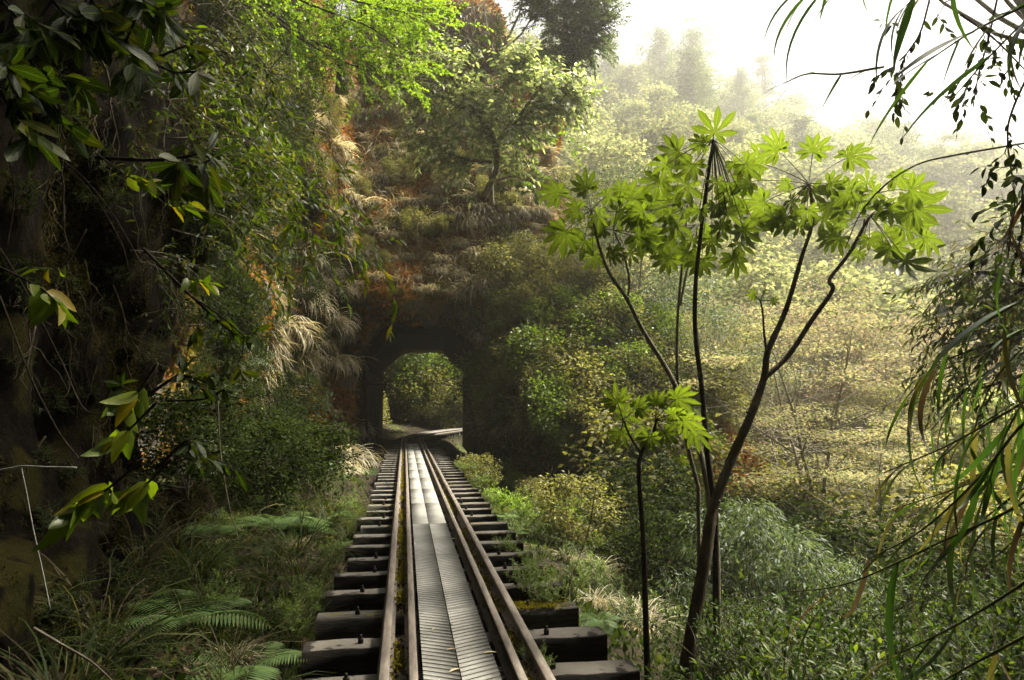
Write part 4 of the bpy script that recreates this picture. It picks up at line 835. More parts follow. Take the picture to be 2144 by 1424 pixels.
palm_tree('palmate_tree', tuple(P(1500, 1040, 5.5)), [
    ([(1497, 1060, 5.45), (1482, 960, 5.5), (1475, 880, 5.5), (1468, 800, 5.5), (1456, 700, 5.45), (1456, 600, 5.4), (1466, 500, 5.4), (1478, 400, 5.35), (1490, 320, 5.3), (1493, 292, 5.3)], .026, .010)],
    LV([(1496, 279, 60, 0), (1420, 318, 66, 0), (1439, 387, 55, 0), (1380, 377, 50, 0), (1450, 345, 48, 0), (1528, 397, 62, 0), (1535, 340, 30, 0), (1560, 345, 45, 0), (1395, 345, 40, 0), (1500, 380, 45, 0), (1470, 300, 34, 0)], 5.3, .3)
    + LV([(1523, 446, 60, 0), (1557, 480, 66, 0), (1537, 540, 62, 0), (1469, 544, 45, 0), (1490, 500, 40, 0), (1464, 440, 48, 0), (1510, 475, 50, 0), (1545, 430, 48, 0), (1575, 460, 42, 0), (1500, 430, 44, 0), (1550, 510, 44, 0)], 5.5, .2), 42, 'thin dark upright stem topped by palmate leaves, highest leaf cluster of all', 'dark_bark')
palm_tree('palmate_tree', tuple(P(1475, 1080, 5.7)), [
    ([(1500, 1150, 5.6), (1478, 1000, 5.8), (1460, 930, 5.9), (1410, 800, 6.0), (1345, 690, 6.1), (1312, 625, 6.1), (1275, 570, 6.1), (1250, 500, 6.1), (1238, 440, 6.1)], .032, .010),
    ([(1313, 628, 6.1), (1318, 590, 6.15), (1305, 530, 6.2), (1284, 482, 6.2)], .013, .008)],
    LV([(1169, 408, 62, 0), (1228, 395, 52, 0), (1270, 411, 52, 0), (1210, 440, 40, 0), (1297, 446, 55, 0), (1183, 485, 66, 0), (1223, 505, 48, 0), (1242, 536, 46, 0), (1250, 450, 44, 0), (1284, 525, 48, 1), (1336, 490, 58, 1), (1316, 418, 50, 1), (1320, 530, 44, 1), (1265, 480, 40, 1), (1355, 510, 46, 1), (1300, 400, 40, 1)], 6.1),
    43, 'leaning pale stem bending left, with the palmate leaves nearest the rock spur', 'pale_bark')
palm_tree('palmate_tree', tuple(P(1440, 1000, 6.3)), [
    ([(1462, 1020, 6.3), (1432, 900, 6.3), (1418, 780, 6.3), (1420, 650, 6.3), (1432, 520, 6.3), (1440, 425, 6.3)], .020, .009),
    ([(1424, 640, 6.3), (1440, 560, 6.35), (1456, 505, 6.4), (1460, 470, 6.4)], .011, .007)],
    LV([(1346, 446, 54, 0), (1395, 431, 58, 0), (1415, 470, 50, 0), (1380, 400, 48, 0), (1360, 420, 45, 0), (1430, 440, 45, 0), (1415, 508, 60, 1), (1400, 540, 48, 1), (1375, 490, 50, 1), (1475, 480, 40, 1), (1440, 530, 40, 1), (1350, 480, 40, 0), (1330, 455, 44, 0), (1405, 455, 44, 0), (1450, 500, 46, 1), (1380, 520, 46, 1), (1425, 415, 40, 0)], 6.3),
    44, 'pale upright stem with palmate leaves, partly behind the thin dark stem', 'pale_bark')
palm_tree('palmate_tree', tuple(P(1352, 1424, 4.4)), [
    ([(1356, 1424, 4.4), (1352, 1300, 4.4), (1348, 1150, 4.45), (1338, 1000, 4.5), (1342, 950, 4.5), (1368, 905, 4.5), (1372, 880, 4.5)], .022, .010),
    ([(1343, 950, 4.5), (1320, 915, 4.5), (1305, 880, 4.5)], .009, .006)],
    LV([(1292, 842, 52, 1), (1310, 870, 44, 1), (1335, 855, 40, 1), (1300, 905, 50, 1), (1415, 836, 56, 0), (1405, 868, 44, 0), (1450, 905, 55, 0), (1390, 905, 44, 0), (1425, 960, 24, 0), (1375, 845, 36, 0), (1345, 900, 40, 1), (1430, 880, 45, 0), (1360, 915, 40, 0)], 4.5, .2),
    45, 'lowest palmate leaved sapling, bright green against the dark gully', 'dark_bark')

# ------------------------------------------------------------------ leafy branches from pixels
def pxbranch(name, lines, r0, r1, d_leaf, label, cat, leafm, tm, ls, per, seed, group=None, bark='dark_bark', whorl=False, droop=.3, t0=.15, ang=50, twigs=0, twiglen=.25, nrm=.5, partname='leaves', tl=1.0):
    """lines: pixel polylines [(px, py, depth), ...]; the first is the stem, the others its side branches"""
    r_ = rs(seed); base = P(*lines[0][0]); t = empty(name, tuple(base)); mb = MB(); lv = Leaves(); off = base
    for q, L in enumerate(lines):
        pts = PX(L) - off; mb.tube(pts, r0 if q == 0 else r0 * .6, r1, n=6)
        if twigs:
            for k in range(twigs if q == 0 else max(1, twigs // 2)):
                i = r_.randint(int(len(pts) * t0), len(pts)); d = unit(pts[min(i + 1, len(pts) - 1)] - pts[i - 1]); d = unit(d * .7 + r_.randn(3) * .7 + np.array((0, 0, -droop * .4))); l = twiglen * r_.uniform(.5, 1.3)
                tp = np.array([pts[i] + d * l * u + np.array((0, 0, -.15 * droop * l)) * u * u + r_.randn(3) * .03 * l * (u > 0) for u in np.linspace(0, 1, 6)]); mb.tube(tp, r1 * .8, r1 * .4, n=4, cap=False); leaf_twig(r_, lv, tp, tm, ls, per, droop, whorl, nrm, .3, ang)
        leaf_twig(r_, lv, pts, tm, ls, int(per * (1 + .5 * (not whorl))) if per > 2 else per, droop, whorl, nrm, t0 if not whorl else .3, ang)
    mb.build('stem', M[bark], t, True); lv.build(partname, M[leafm], t); return tag(t, label, cat, group)
big = t_blade(.31, .22, 10, .10, .07, .60); sprigt = t_blade(.40, .30, 8, .12, .05, .36, .1); lanc = t_blade(.24, .28, 6, .1, 0, .40)
# big serrated leaves hanging in from the upper left
bl = [([(-60, -60, 2.6), (20, 20, 2.6), (60, 60, 2.6)], [(20, 20, 2.6), (5, 90, 2.55), (20, 150, 2.5)], 'big leaved branch in the top corner, first of the row along the edge'),
      ([(60, -60, 2.7), (110, 0, 2.7), (150, 45, 2.7)], [(110, 0, 2.7), (70, 60, 2.65), (60, 120, 2.6)], 'big leaved branch second from the corner along the top edge'),
      ([(140, -70, 2.8), (190, 0, 2.8), (215, 30, 2.75)], None, 'big leaved branch third from the left corner along the top edge'),
      ([(250, -70, 3.0), (300, 0, 3.0), (345, 25, 3.0)], [(300, 0, 3.0), (280, 50, 2.9), (262, 90, 2.9)], 'big leaved branch hanging from the top edge above the arching branches'),
      ([(-60, 170, 2.4), (0, 190, 2.4), (40, 205, 2.4)], [(0, 190, 2.4), (30, 240, 2.4), (60, 290, 2.35)], 'mottled big leaved branch entering from the left edge'),
      ([(180, 60, 3.3), (300, 120, 3.3), (392, 95, 3.3)], [(300, 120, 3.3), (360, 150, 3.3), (412, 150, 3.3)], 'big leaved twig reaching right, just below the top edge'),
      ([(200, 330, 3.2), (330, 335, 3.2), (430, 320, 3.2)], [(330, 335, 3.2), (390, 355, 3.2), (440, 335, 3.15)], 'big leaved twig reaching right, largest leaf pointing down'),
      ([(300, 520, 3.6), (400, 620, 3.6), (488, 700, 3.6)], [(400, 620, 3.6), (460, 660, 3.6), (520, 712, 3.6)], 'star of serrated leaves hanging lowest beside the straw grass'),
      ([(280, 850, 3.4), (350, 800, 3.4), (385, 780, 3.4)], [(350, 840, 3.4), (430, 835, 3.4), (470, 815, 3.4)], 'cluster of sunlit serrated leaves halfway down, beside the dark bank edge'),
      ([(330, 980, 3.2), (380, 930, 3.2), (400, 920, 3.2)], None, 'small cluster of serrated leaves below the sunlit cluster')]
for k, (a, b, lab) in enumerate(bl):
    pxbranch('serrated_branch', [a] + ([b] if b else []), .010, .005, None, lab, 'branch', 'bigleaf', big, .15 if k < 7 else .10, 10 if k < 7 else 9, 200 + k, 'big leaved branches on the left' if 0 else None, whorl=True, droop=.55, ang=62, nrm=.35, twigs=2 if k < 7 else 3, twiglen=.22)
# small pointed sprigs in front of the bank
sp = [([(0, 560, 1.9), (80, 600, 1.9), (125, 640, 1.9)], 'sprig of four pointed yellow green leaves alone against the black bank', 7),
      ([(200, 320, 2.6), (270, 370, 2.6), (325, 385, 2.6)], 'sprig with small paired pointed leaves and a brown leaf', 10), ([(300, 380, 2.8), (350, 430, 2.8), (400, 425, 2.8)], 'sprig of pointed leaves below the paired one', 8),
      ([(340, 560, 2.8), (400, 585, 2.8), (440, 595, 2.8)], 'sprig with five yellow leaves spread like a star', 6),
      ([(330, 760, 1.8), (290, 820, 1.8), (262, 845, 1.8)], 'sprig of drooping leaves at the middle of the bank', 8), ([(330, 840, 1.8), (270, 900, 1.8), (230, 930, 1.8)], 'sprig of drooping leaves under the one at the middle of the bank', 7),
      ([(300, 960, 1.5), (230, 1020, 1.5), (150, 1075, 1.5)], 'largest sprig of broad pointed leaves low on the bank', 10), ([(360, 960, 1.6), (310, 1010, 1.6), (250, 1050, 1.6)], 'reddish tinged sprig to the right of the largest low sprig', 10),
      ([(180, 480, 2.6), (130, 560, 2.6), (60, 560, 2.5)], 'faint sprig in the darkest part of the bank', 5)]
for k, (L, lab, n) in enumerate(sp):
    pxbranch('leafy_sprig', [L], .004, .002, None, lab, 'twig', 'sprig', sprigt, (.075 if L[0][2] > 2.2 else .085), n, 230 + k, droop=.45, t0=.45, ang=62, nrm=.45)
# arching yellow green shrub between bank and spur
r3 = rs(77)
ab = [((330, 180), (450, 150), (560, 200)), ((340, 210), (470, 210), (600, 290)), ((350, 260), (480, 260), (640, 300)), ((350, 290), (520, 290), (655, 350)), ((360, 330), (520, 330), (690, 400)), ((360, 370), (520, 400), (700, 440)),
      ((370, 400), (500, 430), (640, 480)), ((380, 430), (500, 480), (600, 560)), ((380, 330), (560, 370), (735, 430)), ((380, 460), (520, 470), (640, 545)), ((340, 120), (450, 90), (540, 110)), ((360, 480), (480, 520), (560, 600)),
      ((420, 150), (520, 230), (600, 340)), ((420, 240), (540, 310), (620, 420)), ((400, 100), (470, 160), (500, 240)), ((560, 400), (640, 480), (700, 560)), ((640, 380), (720, 470), (775, 560)), ((420, 300), (560, 340), (655, 295))]
for k, (a, b, c) in enumerate(ab):
    d = 5.6 + r3.rand() * 1.6
    pxbranch('arching_branch', [[(*a, d), (*b, d + .1), (*c, d)]], .008, .002, None, 'long arching branch of small sunlit yellow green leaves left of the spur', 'branch', 'sprig', lanc, .098, 9, 260 + k, 'arching leafy branches left of the spur', twigs=10, twiglen=.42, droop=.45, t0=.2, bark='twig')
pxbranch('hanging_vine', [[(735, 400, 7.0), (775, 500, 7.0), (800, 560, 7.0), (826, 630, 7.0), (818, 700, 7.0)]], .004, .0015, None, 'vine of separate bright leaves hanging in front of the tunnel mouth', 'vine', 'sprig', lanc, .135, 15, 290, droop=.6, t0=.3, bark='twig')
pxbranch('hanging_vine', [[(690, 380, 7.2), (740, 470, 7.2), (760, 540, 7.2), (765, 600, 7.2)]], .004, .0015, None, 'vine with narrow bright leaves left of the one at the tunnel mouth', 'vine', 'sprig', lanc, .125, 16, 291, droop=.6, t0=.2, bark='twig')
# bright maple hanging over the ledge
mp_ = [((520, -60), (650, 10), (780, 60), (860, 130)), ((560, -60), (700, -10), (820, 20), (915, 40)), ((500, -30), (600, 60), (720, 130), (850, 165)), ((560, 20), (660, 90), (740, 110)), ((700, -40), (800, 0), (880, 10))]
for k, L in enumerate(mp_):
    pxbranch('maple_branch', [[(x, y, 15 + k * .5) for x, y in L]], .035, .006, None, 'bright fresh green maple branch hanging across the rock ledge', 'branch', 'fresh', t_rhomb(.8, .1), .085, 22, 300 + k, 'maple branches over the rock ledge', twigs=80, twiglen=1.25, droop=.25, t0=.05, nrm=.8, ang=55)
# trees on the spur
pxbranch('spur_tree', [[(1215, 400, 25.5), (1222, 330, 25.5), (1232, 230, 25.5), (1245, 120, 26), (1290, 0, 26)][0:3], [(1225, 300, 25.5), (1180, 230, 25.5), (1120, 190, 25.5)]] if 0 else
         [[(1010, 420, 25.0), (1040, 350, 25), (1035, 290, 25), (1000, 240, 25), (950, 170, 25), (935, 130, 25)], [(1000, 240, 25), (900, 190, 25), (860, 160, 25)], [(1035, 300, 25), (1100, 240, 25), (1180, 210, 25)], [(1000, 240, 25), (1050, 180, 25), (1090, 130, 25)], [(1030, 340, 25), (960, 330, 24.8), (900, 300, 25)],
          [(1090, 240, 25), (1140, 180, 25), (1195, 190, 25)]], .12, .014, None, 'flat topped tree with silvery leaves growing from the middle of the rock spur', 'tree', 'silverlit', t_blade(.42, .2, 3, .1), .24, 16, 320, twigs=130, twiglen=1.3, droop=.5, t0=.25, bark='bark', ang=60)
pxbranch('spur_tree', [[(1030, 430, 27.5), (1028, 370, 27.4), (1026, 310, 27.3), (1034, 200, 27.3), (1036, 90, 27.6)], [(1026, 320, 27.3), (1080, 300, 27), (1180, 280, 27)], [(1030, 380, 27.3), (1080, 370, 27), (1120, 400, 27)]], .11, .014, None, 'pale barked tree on the spur with fine green gold leaves, right behind the silvery one', 'tree', 'lime', t_rhomb(.6), .19, 16, 321, twigs=45, twiglen=1.0, droop=.2, t0=.35, bark='pale_bark')
pxbranch('spur_tree', [[(1185, 165, 29), (1186, 90, 29), (1180, -20, 29), (1170, -150, 29)], [(1186, 100, 29), (1220, 60, 29), (1240, 10, 29)], [(1183, 60, 29), (1140, 20, 29), (1120, -20, 29)], [(1184, 80, 29), (1230, 90, 29), (1250, 60, 29)], [(1180, 20, 29), (1225, 0, 29), (1245, -40, 29)]], .20, .016, None,
         'dark trunked evergreen standing at the top of the spur against the white sky', 'tree', 'conifer', t_rhomb(.35), .20, 22, 322, twigs=190, twiglen=1.4, droop=.35, t0=.12, bark='dark_bark')
pxbranch('spur_tree', [[(1050, 150, 30), (1060, 90, 30), (1090, 20, 30), (1100, -60, 30)], [(1060, 100, 30), (1100, 60, 30), (1125, 0, 30)], [(1045, 150, 30), (1020, 60, 30), (1010, -30, 30)], [(1060, 110, 30), (1120, 90, 30), (1150, 60, 30)]], .10, .014, None,
         'thin bare tan stems in front of the top rocks', 'tree', 'lime', t_rhomb(.4), .11, 3, 323, twigs=30, twiglen=1.3, droop=.1, t0=.3, bark='pale_bark')
pxbranch('spur_tree', [[(715, 195, 27), (715, 120, 27), (700, 40, 27), (690, -80, 27)], [(712, 100, 27), (650, 60, 27), (600, 30, 27)], [(706, 60, 27), (760, 30, 27), (800, -20, 27)], [(640, 180, 26), (600, 100, 26), (560, 40, 26)]], .26, .02, None,
         'dark trunk on the ledge under the bright maple branches', 'tree', 'dark', t_rhomb(.4), .14, 16, 324, twigs=90, twiglen=1.6, droop=.3, t0=.3, bark='dark_bark')
pxbranch('spur_tree', [[(1185, 165, 28.5), (1200, 150, 28.5), (1195, 60, 28.5)], ], .08, .03, None, 'small crooked tree at the right end of the spur top', 'tree', 'gold', t_rhomb(.5), .16, 14, 325, twigs=26, twiglen=1.2, droop=.4, t0=.3, bark='dark_bark')

# ------------------------------------------------------------------ reeds and hanging twigs on the right
def reed(lines, lab, seed, bl_=.5, w=.022, n=9, fall=.75, mat_='reed', grp=None, back=0.0, dry=.2, t0=.1):
    r_ = rs(seed); base = P(*lines[0]); t = empty('reed_stem', tuple(base)); pts = PX(lines) - base; mb = MB(); mb.tube(pts, .0055, .0022, n=6); mb.build('stem', M['sprigstalk'], t, True); lv = Leaves(); ld = Leaves(); q = 0
    for k in range(n):
        x = (t0 + (1 - t0) * k / max(1, n - 1)) * (len(pts) - 1.01); i = int(x); o = pts[i] + (pts[i + 1] - pts[i]) * (x - i); d = unit(pts[i + 1] - pts[i]); s_ = 1 if k % 2 else -1
        D = unit(d * .75 + np.cross(d, _f) * s_ * r_.uniform(.1, .5) + np.array((0, 0, -fall * .5)) + r_.randn(3) * .16); tm = t_ribbon(w / bl_ * r_.uniform(.7, 1.25), 9, fall * r_.uniform(.35, .8), 0.0, r_.uniform(-1.2, 1.2))
        isd = r_.rand() < dry; (ld if isd else lv).add(tm, o, D, unit(UPV + r_.randn(3) * .3), bl_ * r_.uniform(.6, 1.2)); q += isd
    lv.build('foliage', M[mat_], t)
    if q: o = ld.build('withered_foliage', M['dryreed'], t)
    return tag(t, lab, 'reed', grp)
RL = [([(2260, 560, 2.2), (2120, 640, 2.2), (2000, 720, 2.3), (1900, 830, 2.4)], 'reed stem with long green blades hanging beside the dark drooping tree', .42, 11), ([(2280, 760, 2.2), (2130, 850, 2.2), (1990, 930, 2.3), (1850, 990, 2.4)], 'reed stem arching left at mid height, blades pointing down', .42, 11),
      ([(2280, 800, 2.0), (2150, 880, 2.0), (2050, 1000, 2.1), (1930, 1110, 2.2), (1820, 1170, 2.3)], 'reed stem arching across the shaded gully, with withered tips', .40, 12), ([(2280, 960, 2.1), (2130, 1060, 2.1), (1980, 1130, 2.2), (1780, 1220, 2.3), (1650, 1240, 2.4)], 'longest reed stem reaching far left over the glossy bushes', .36, 13),
      ([(2280, 1120, 2.0), (2130, 1230, 2.0), (2000, 1310, 2.1), (1880, 1370, 2.2)], 'low reed stem near the bottom edge', .40, 9), ([(2280, 1260, 1.9), (2150, 1330, 1.9), (2020, 1400, 2.0), (1950, 1440, 2.0)], 'lowest reed stem crossing the bottom corner', .42, 8),
      ([(2300, 660, 2.4), (2180, 700, 2.4), (2080, 800, 2.5), (2030, 930, 2.6)], 'reed stem bending steeply down at the right edge', .46, 10), ([(2300, 620, 2.6), (2160, 680, 2.6), (2060, 740, 2.6), (1960, 770, 2.7)], 'thin grey reed stem above the green ones', .36, 8),
      ([(2290, 700, 2.2), (2180, 790, 2.2), (2110, 900, 2.3), (2060, 1040, 2.3)], 'reed stem with the widest hanging blades, close to the right edge', .46, 11), ([(2290, 880, 2.5), (2160, 960, 2.5), (2010, 1020, 2.6), (1890, 1060, 2.7)], 'reed stem behind the widest blades', .40, 10)]
RL += [([(2250, 690 + 95 * q, 2.6 + .1 * q), (2140, 740 + 95 * q, 2.65 + .1 * q), (2040, 800 + 100 * q, 2.7 + .1 * q), (1950 - 20 * q, 900 + 95 * q, 2.8 + .1 * q)], 'slim green reed stem among the hanging reeds, ' + ('uppermost of the slim ones', 'second of the slim ones from the top', 'third of the slim ones from the top', 'fourth of the slim ones from the top', 'lowest of the slim ones')[q], .30, 14) for q in range(5)]
for k, (L, lab, bl_, n) in enumerate(RL): reed(L, lab, 400 + k if k < 10 else 480 + k, bl_, .021 if k < 10 else .013, n, .95, dry=.04 if k not in (2, 3) else .15)
RT = [([(1990, -160, 2.2), (1860, -90, 2.2), (1780, -40, 2.2), (1700, -20, 2.3)], 'reed stem over the top edge with broad blades hanging into the white sky', .34, 8, .9), ([(2260, -40, 2.1), (2130, 20, 2.1), (2030, 70, 2.1), (1940, 130, 2.2)], 'reed fan pointing down left in the top right corner', .34, 8, .35),
      ([(2280, 0, 2.3), (2180, 20, 2.3), (2080, 110, 2.3), (2000, 200, 2.4)], 'second reed fan in the top right corner, steeper', .34, 7, .5), ([(2060, -140, 2.0), (1980, -60, 2.0), (1930, -20, 2.0), (1900, 10, 2.0)], 'short reed tip hanging down at the top edge', .30, 7, .7),
      ([(1820, -150, 2.3), (1760, -80, 2.3), (1730, -40, 2.4), (1690, -30, 2.4)], 'thin reed tip farthest left on the top edge', .26, 5, .8), ([(2300, 420, 2.2), (2200, 400, 2.2), (2130, 430, 2.2), (2110, 540, 2.2)], 'withered reed hanging at the right edge above the dark tree', .30, 7, 1.0),
      ([(1850, 140, 2.6), (1760, 155, 2.6), (1690, 155, 2.6), (1640, 175, 2.6)], 'lone thin reed tip crossing the skyline', .16, 5, .5)]
for k, (L, lab, bl_, n, fl) in enumerate(RT): reed(L, lab, 430 + k, bl_, .021 if k < 5 else .012, n, fl, dry=.05 if k != 5 else .9, mat_='reed')
TW = [([(1960, -60, 2.6), (1930, 60, 2.6), (1900, 110, 2.6), (1890, 130, 2.6)], 'twig of small oval leaves hanging in front of the white sky, nearest the reed blades'), ([(2100, -60, 2.5), (2070, 80, 2.5), (2050, 150, 2.5), (2040, 210, 2.5)], 'twig of small oval leaves hanging lowest in the white sky'),
      ([(2010, 30, 2.5), (2080, 80, 2.5), (2150, 150, 2.5), (2200, 190, 2.5)], 'dark thin twig crossing the upper right corner'), ([(2180, 100, 2.4), (2120, 230, 2.4), (2110, 300, 2.4), (2125, 420, 2.4), (2110, 500, 2.4)], 'dangling dark twig along the right edge'),
      ([(2200, 300, 2.2), (2145, 380, 2.2), (2140, 480, 2.2), (2120, 560, 2.2)], 'second dangling dark twig along the right edge')]
for k, (L, lab) in enumerate(TW): pxbranch('hanging_twig', [L], .0045, .0018, None, lab, 'twig', 'dark', t_blade(.42, .15, 4, .1), .042, 8, 450 + k, twigs=9, twiglen=.2, droop=.7, t0=.2)
pxbranch('dead_twig', [[(2144, 300, 2.6), (2000, 325, 2.6), (1920, 345, 2.7), (1850, 390, 2.8), (1800, 450, 2.9), (1770, 520, 3.0)]], .004, .002, None, 'long straight dead twig slanting through the palmate leaves', 'twig', 'dark', t_blade(.3, .2, 3), .03, 1, 460, bark='dark_bark')
M['droop'] = leafmat('drooping_leaf', [(0.022, 0.034, 0.010), (0.04, 0.055, 0.016), (0.07, 0.085, 0.025), (0.10, 0.07, 0.02)], .35, rough=.5, spec=.2)
# dark drooping tree at the right
dt = [[(2250, 640, 6.5), (2150, 600, 6.5), (2060, 570, 6.5), (1990, 590, 6.5)], [(2150, 600, 6.5), (2060, 650, 6.4), (1960, 690, 6.4)], [(2200, 700, 6.3), (2080, 720, 6.3), (1960, 760, 6.3)], [(2200, 620, 6.5), (2130, 520, 6.6), (2080, 500, 6.6)], [(2200, 760, 6.2), (2100, 800, 6.2), (1980, 830, 6.2)]]
pxbranch('drooping_tree', dt, .04, .004, None, 'dark tree with drooping narrow leaves at the right edge, in front of the pale hill', 'tree', 'droop', lanc, .085, 11, 470, twigs=85, twiglen=.5, droop=.7, t0=.1)

# ------------------------------------------------------------------ sticks, string, dead twigs
def stick(name, L, r0, r1, m, lab, cat, group=None, n=6):
    base = P(*L[0]); mb = MB(); mb.tube(PX(L) - base, r0, r1, n=n); o = mb.build(name, M[m], None, True); o.location = base; return tag(o, lab, cat, group)
M['string'] = noisemat('white_string', [(0.22, 0.22, 0.21), (0.4, 0.4, 0.38)], 30, 3, .8, .2, 80)
stick('white_string', [(-40, 990, 2.2), (0, 984, 2.2), (25, 980, 2.2), (50, 976, 2.2), (100, 978, 2.2), (160, 979, 2.2)], .0028, .0028, 'string', 'taut white string stretched across the rock bank', 'string')
stick('white_string', [(44, 978, 2.2), (55, 1030, 2.2), (70, 1110, 2.2), (90, 1200, 2.2), (105, 1275, 2.2)], .0025, .002, 'string', 'white string hanging down the bank from the taut one', 'string')
for k, (L, lab) in enumerate(((( (70, 1315, 2.6), (130, 1350, 2.6), (190, 1385, 2.6), (240, 1430, 2.6)), 'pale lichen covered stick lying across the bottom of the bank'), (((0, 520, 2.3), (60, 620, 2.3), (130, 760, 2.3), (180, 860, 2.3), (250, 860, 2.3)), 'long bare root hanging down the black bank and bending right'),
        (((0, 620, 2.1), (60, 780, 2.1), (120, 900, 2.1), (165, 960, 2.1)), 'dark bare root lower on the bank'), (((10, 300, 2.6), (30, 400, 2.6), (14, 520, 2.6)), 'thin pale root at the left edge'), (((60, 310, 2.8), (150, 350, 2.8), (230, 440, 2.8), (300, 560, 2.8)), 'thin pale twig arching over the black bank'),
        (((100, 320, 2.8), (180, 390, 2.8), (250, 500, 2.8), (270, 570, 2.8)), 'second thin pale twig arching over the black bank'), (((455, 830, 5), (462, 950, 5), (480, 1060, 5), (500, 1130, 5)), 'straight thin vine hanging in front of the ivy'), (((1245, 1030, 6.2), (1235, 1100, 6.2), (1215, 1160, 6.2), (1200, 1200, 6.2)), 'broken pale dead stem standing in the right bank grass'),
        (((640, 545, 14), (700, 530, 14), (730, 545, 14), (745, 600, 14)), 'bare white branch forking in the shade left of the tunnel'), (((690, 1000, 9), (640, 1060, 9), (560, 1140, 9)), 'long pale grass stalk leaning over the left verge'))):
    stick('bare_twig', list(L), .006 if k in (0, 7) else (.0028 if k < 6 else .006 if k == 6 else .03 if k == 8 else .006), .003 if k != 8 else .01, 'twig' if k in (0, 6, 7, 8, 9) else 'dark_bark', lab, 'twig')
# straw strings hanging on the spur
r5 = rs(88)
for k, (x, y, l) in enumerate(((890, 400, 100), (905, 410, 90), (880, 405, 120), (985, 380, 90), (1000, 400, 110), (1075, 350, 160), (1090, 400, 120), (1060, 420, 100), (930, 330, 90), (1100, 300, 120), (970, 400, 90), (1140, 420, 80))):
    h_ = hit(x, y, 'c', 14)
    if h_ is None: continue
    b = h_[0] + h_[1] * .15; mb = MB()
    for q in range(5):
        a = b + r5.randn(3) * .08; e = np.array((r5.uniform(-.5, .5), r5.uniform(-.4, .0), -l / FPX * 26 * r5.uniform(.7, 1.1))); m_ = e * .5 + r5.randn(3) * .18; tt = np.linspace(0, 1, 8)[:, None]
        mb.tube(a - b + 2 * tt * (1 - tt) * m_ + tt ** 2 * e, .016, .007, n=4, cap=False)
    o = mb.build('dead_vine', M['twig']); o.location = b; tag(o, 'bundle of bleached dead vines hanging on the face of the spur', 'vine', 'dead vines hanging on the spur')
# fallen leaves on the boards, debris between the rails
fl = [(935, 1362, .075, .5, 'curled pale leaf on the walkway, left board'), (1012, 1368, .085, .2, 'narrow pale leaf on the walkway, right board'), (940, 1408, .09, .7, 'long pale leaf on the walkway at the bottom edge'), (905, 1320, .05, 1.2, 'small brown leaf on the left walkway board'), (950, 1308, .05, 2, 'dark curled leaf over the walkway seam'), (945, 1128, .07, .1, 'small orange leaf far up the walkway')]
for x, y, s_, a, lab in fl:
    d = ray(x, y); tq = (-.008 - CAM[2]) / d[2]; p = CAM + d * tq; lv = Leaves(); lv.add(t_blade(.26, .1, 6, .25), np.zeros(3), (math.cos(a), math.sin(a), .05), (0.1, .1, 1), s_); o = lv.build('fallen_leaf', M['litterpale']); o.location = p; tag(o, lab, 'leaf')
# ---- roots hanging on the bank
r7 = rs(55)
for k in range(34):
    h_ = hit(r7.uniform(0, 400), r7.uniform(60, 1000), 'b', 1.2)
    if h_ is None: continue
    b = h_[0] + h_[1] * .06; l = r7.uniform(.4, 1.3); n = 12; w_ = np.cumsum(r7.randn(n, 3) * .022, 0) * np.array((1, 1, .3)); pts = w_ + np.linspace(0, 1, n)[:, None] * np.array((.06, r7.uniform(-.25, .25), -l)); pts -= pts[0]
    mb = MB(); r0 = r7.uniform(.003, .009); mb.tube(pts, r0, r0 * .35, n=5, cap=False)
    for q in range(3):
        i = r7.randint(2, 9); e = np.cumsum(np.vstack([np.zeros(3), r7.randn(6, 3) * .02 + np.array((0, r7.uniform(-.04, .04), -.04))]), 0); mb.tube(pts[i] + e, r0 * .5, r0 * .2, n=4, cap=False)
    o = mb.build('hanging_root', M['bark' if k % 3 else 'dark_bark'], None, True); o.location = b; tag(o, 'thin bare root dangling over the wet black rock bank', 'root', 'roots dangling over the rock bank')
# small leaved vines and sprays filling the shade between the bank and the spur
for k in range(26):
    x = r7.uniform(250, 560); y = r7.uniform(-30, 560); d = r7.uniform(4.2, 7.5); dx = r7.uniform(60, 190); dy = r7.uniform(20, 150)
    pxbranch('shaded_branch', [[(x, y, d), (x + dx * .5, y + dy * .2, d + .1), (x + dx, y + dy, d + .2)]], .006, .002, None, 'thin shaded branch with small green leaves in the tangle above the bank', 'branch', 'sprig2', lanc if k % 2 else t_blade(.45, .2, 4, .12), .052, 8, 700 + k, 'thin branches in the tangle above the bank', twigs=11, twiglen=.38, droop=.35, t0=.1, bark='twig')
for k in range(12):
    x = r7.uniform(380, 620); y = r7.uniform(-60, 120); d = r7.uniform(5, 8); pxbranch('bare_branch', [[(x, y, d), (x + r7.uniform(-60, 120), y + 90, d), (x + r7.uniform(0, 200), y + r7.uniform(160, 300), d + .3)]], .006, .002, None, 'bare grey twiggy branch in the tangle above the bank', 'branch', 'droop', lanc, .05, 1, 740 + k, 'bare branches in the tangle above the bank', twigs=9, twiglen=.5, droop=.1, bark='twig')
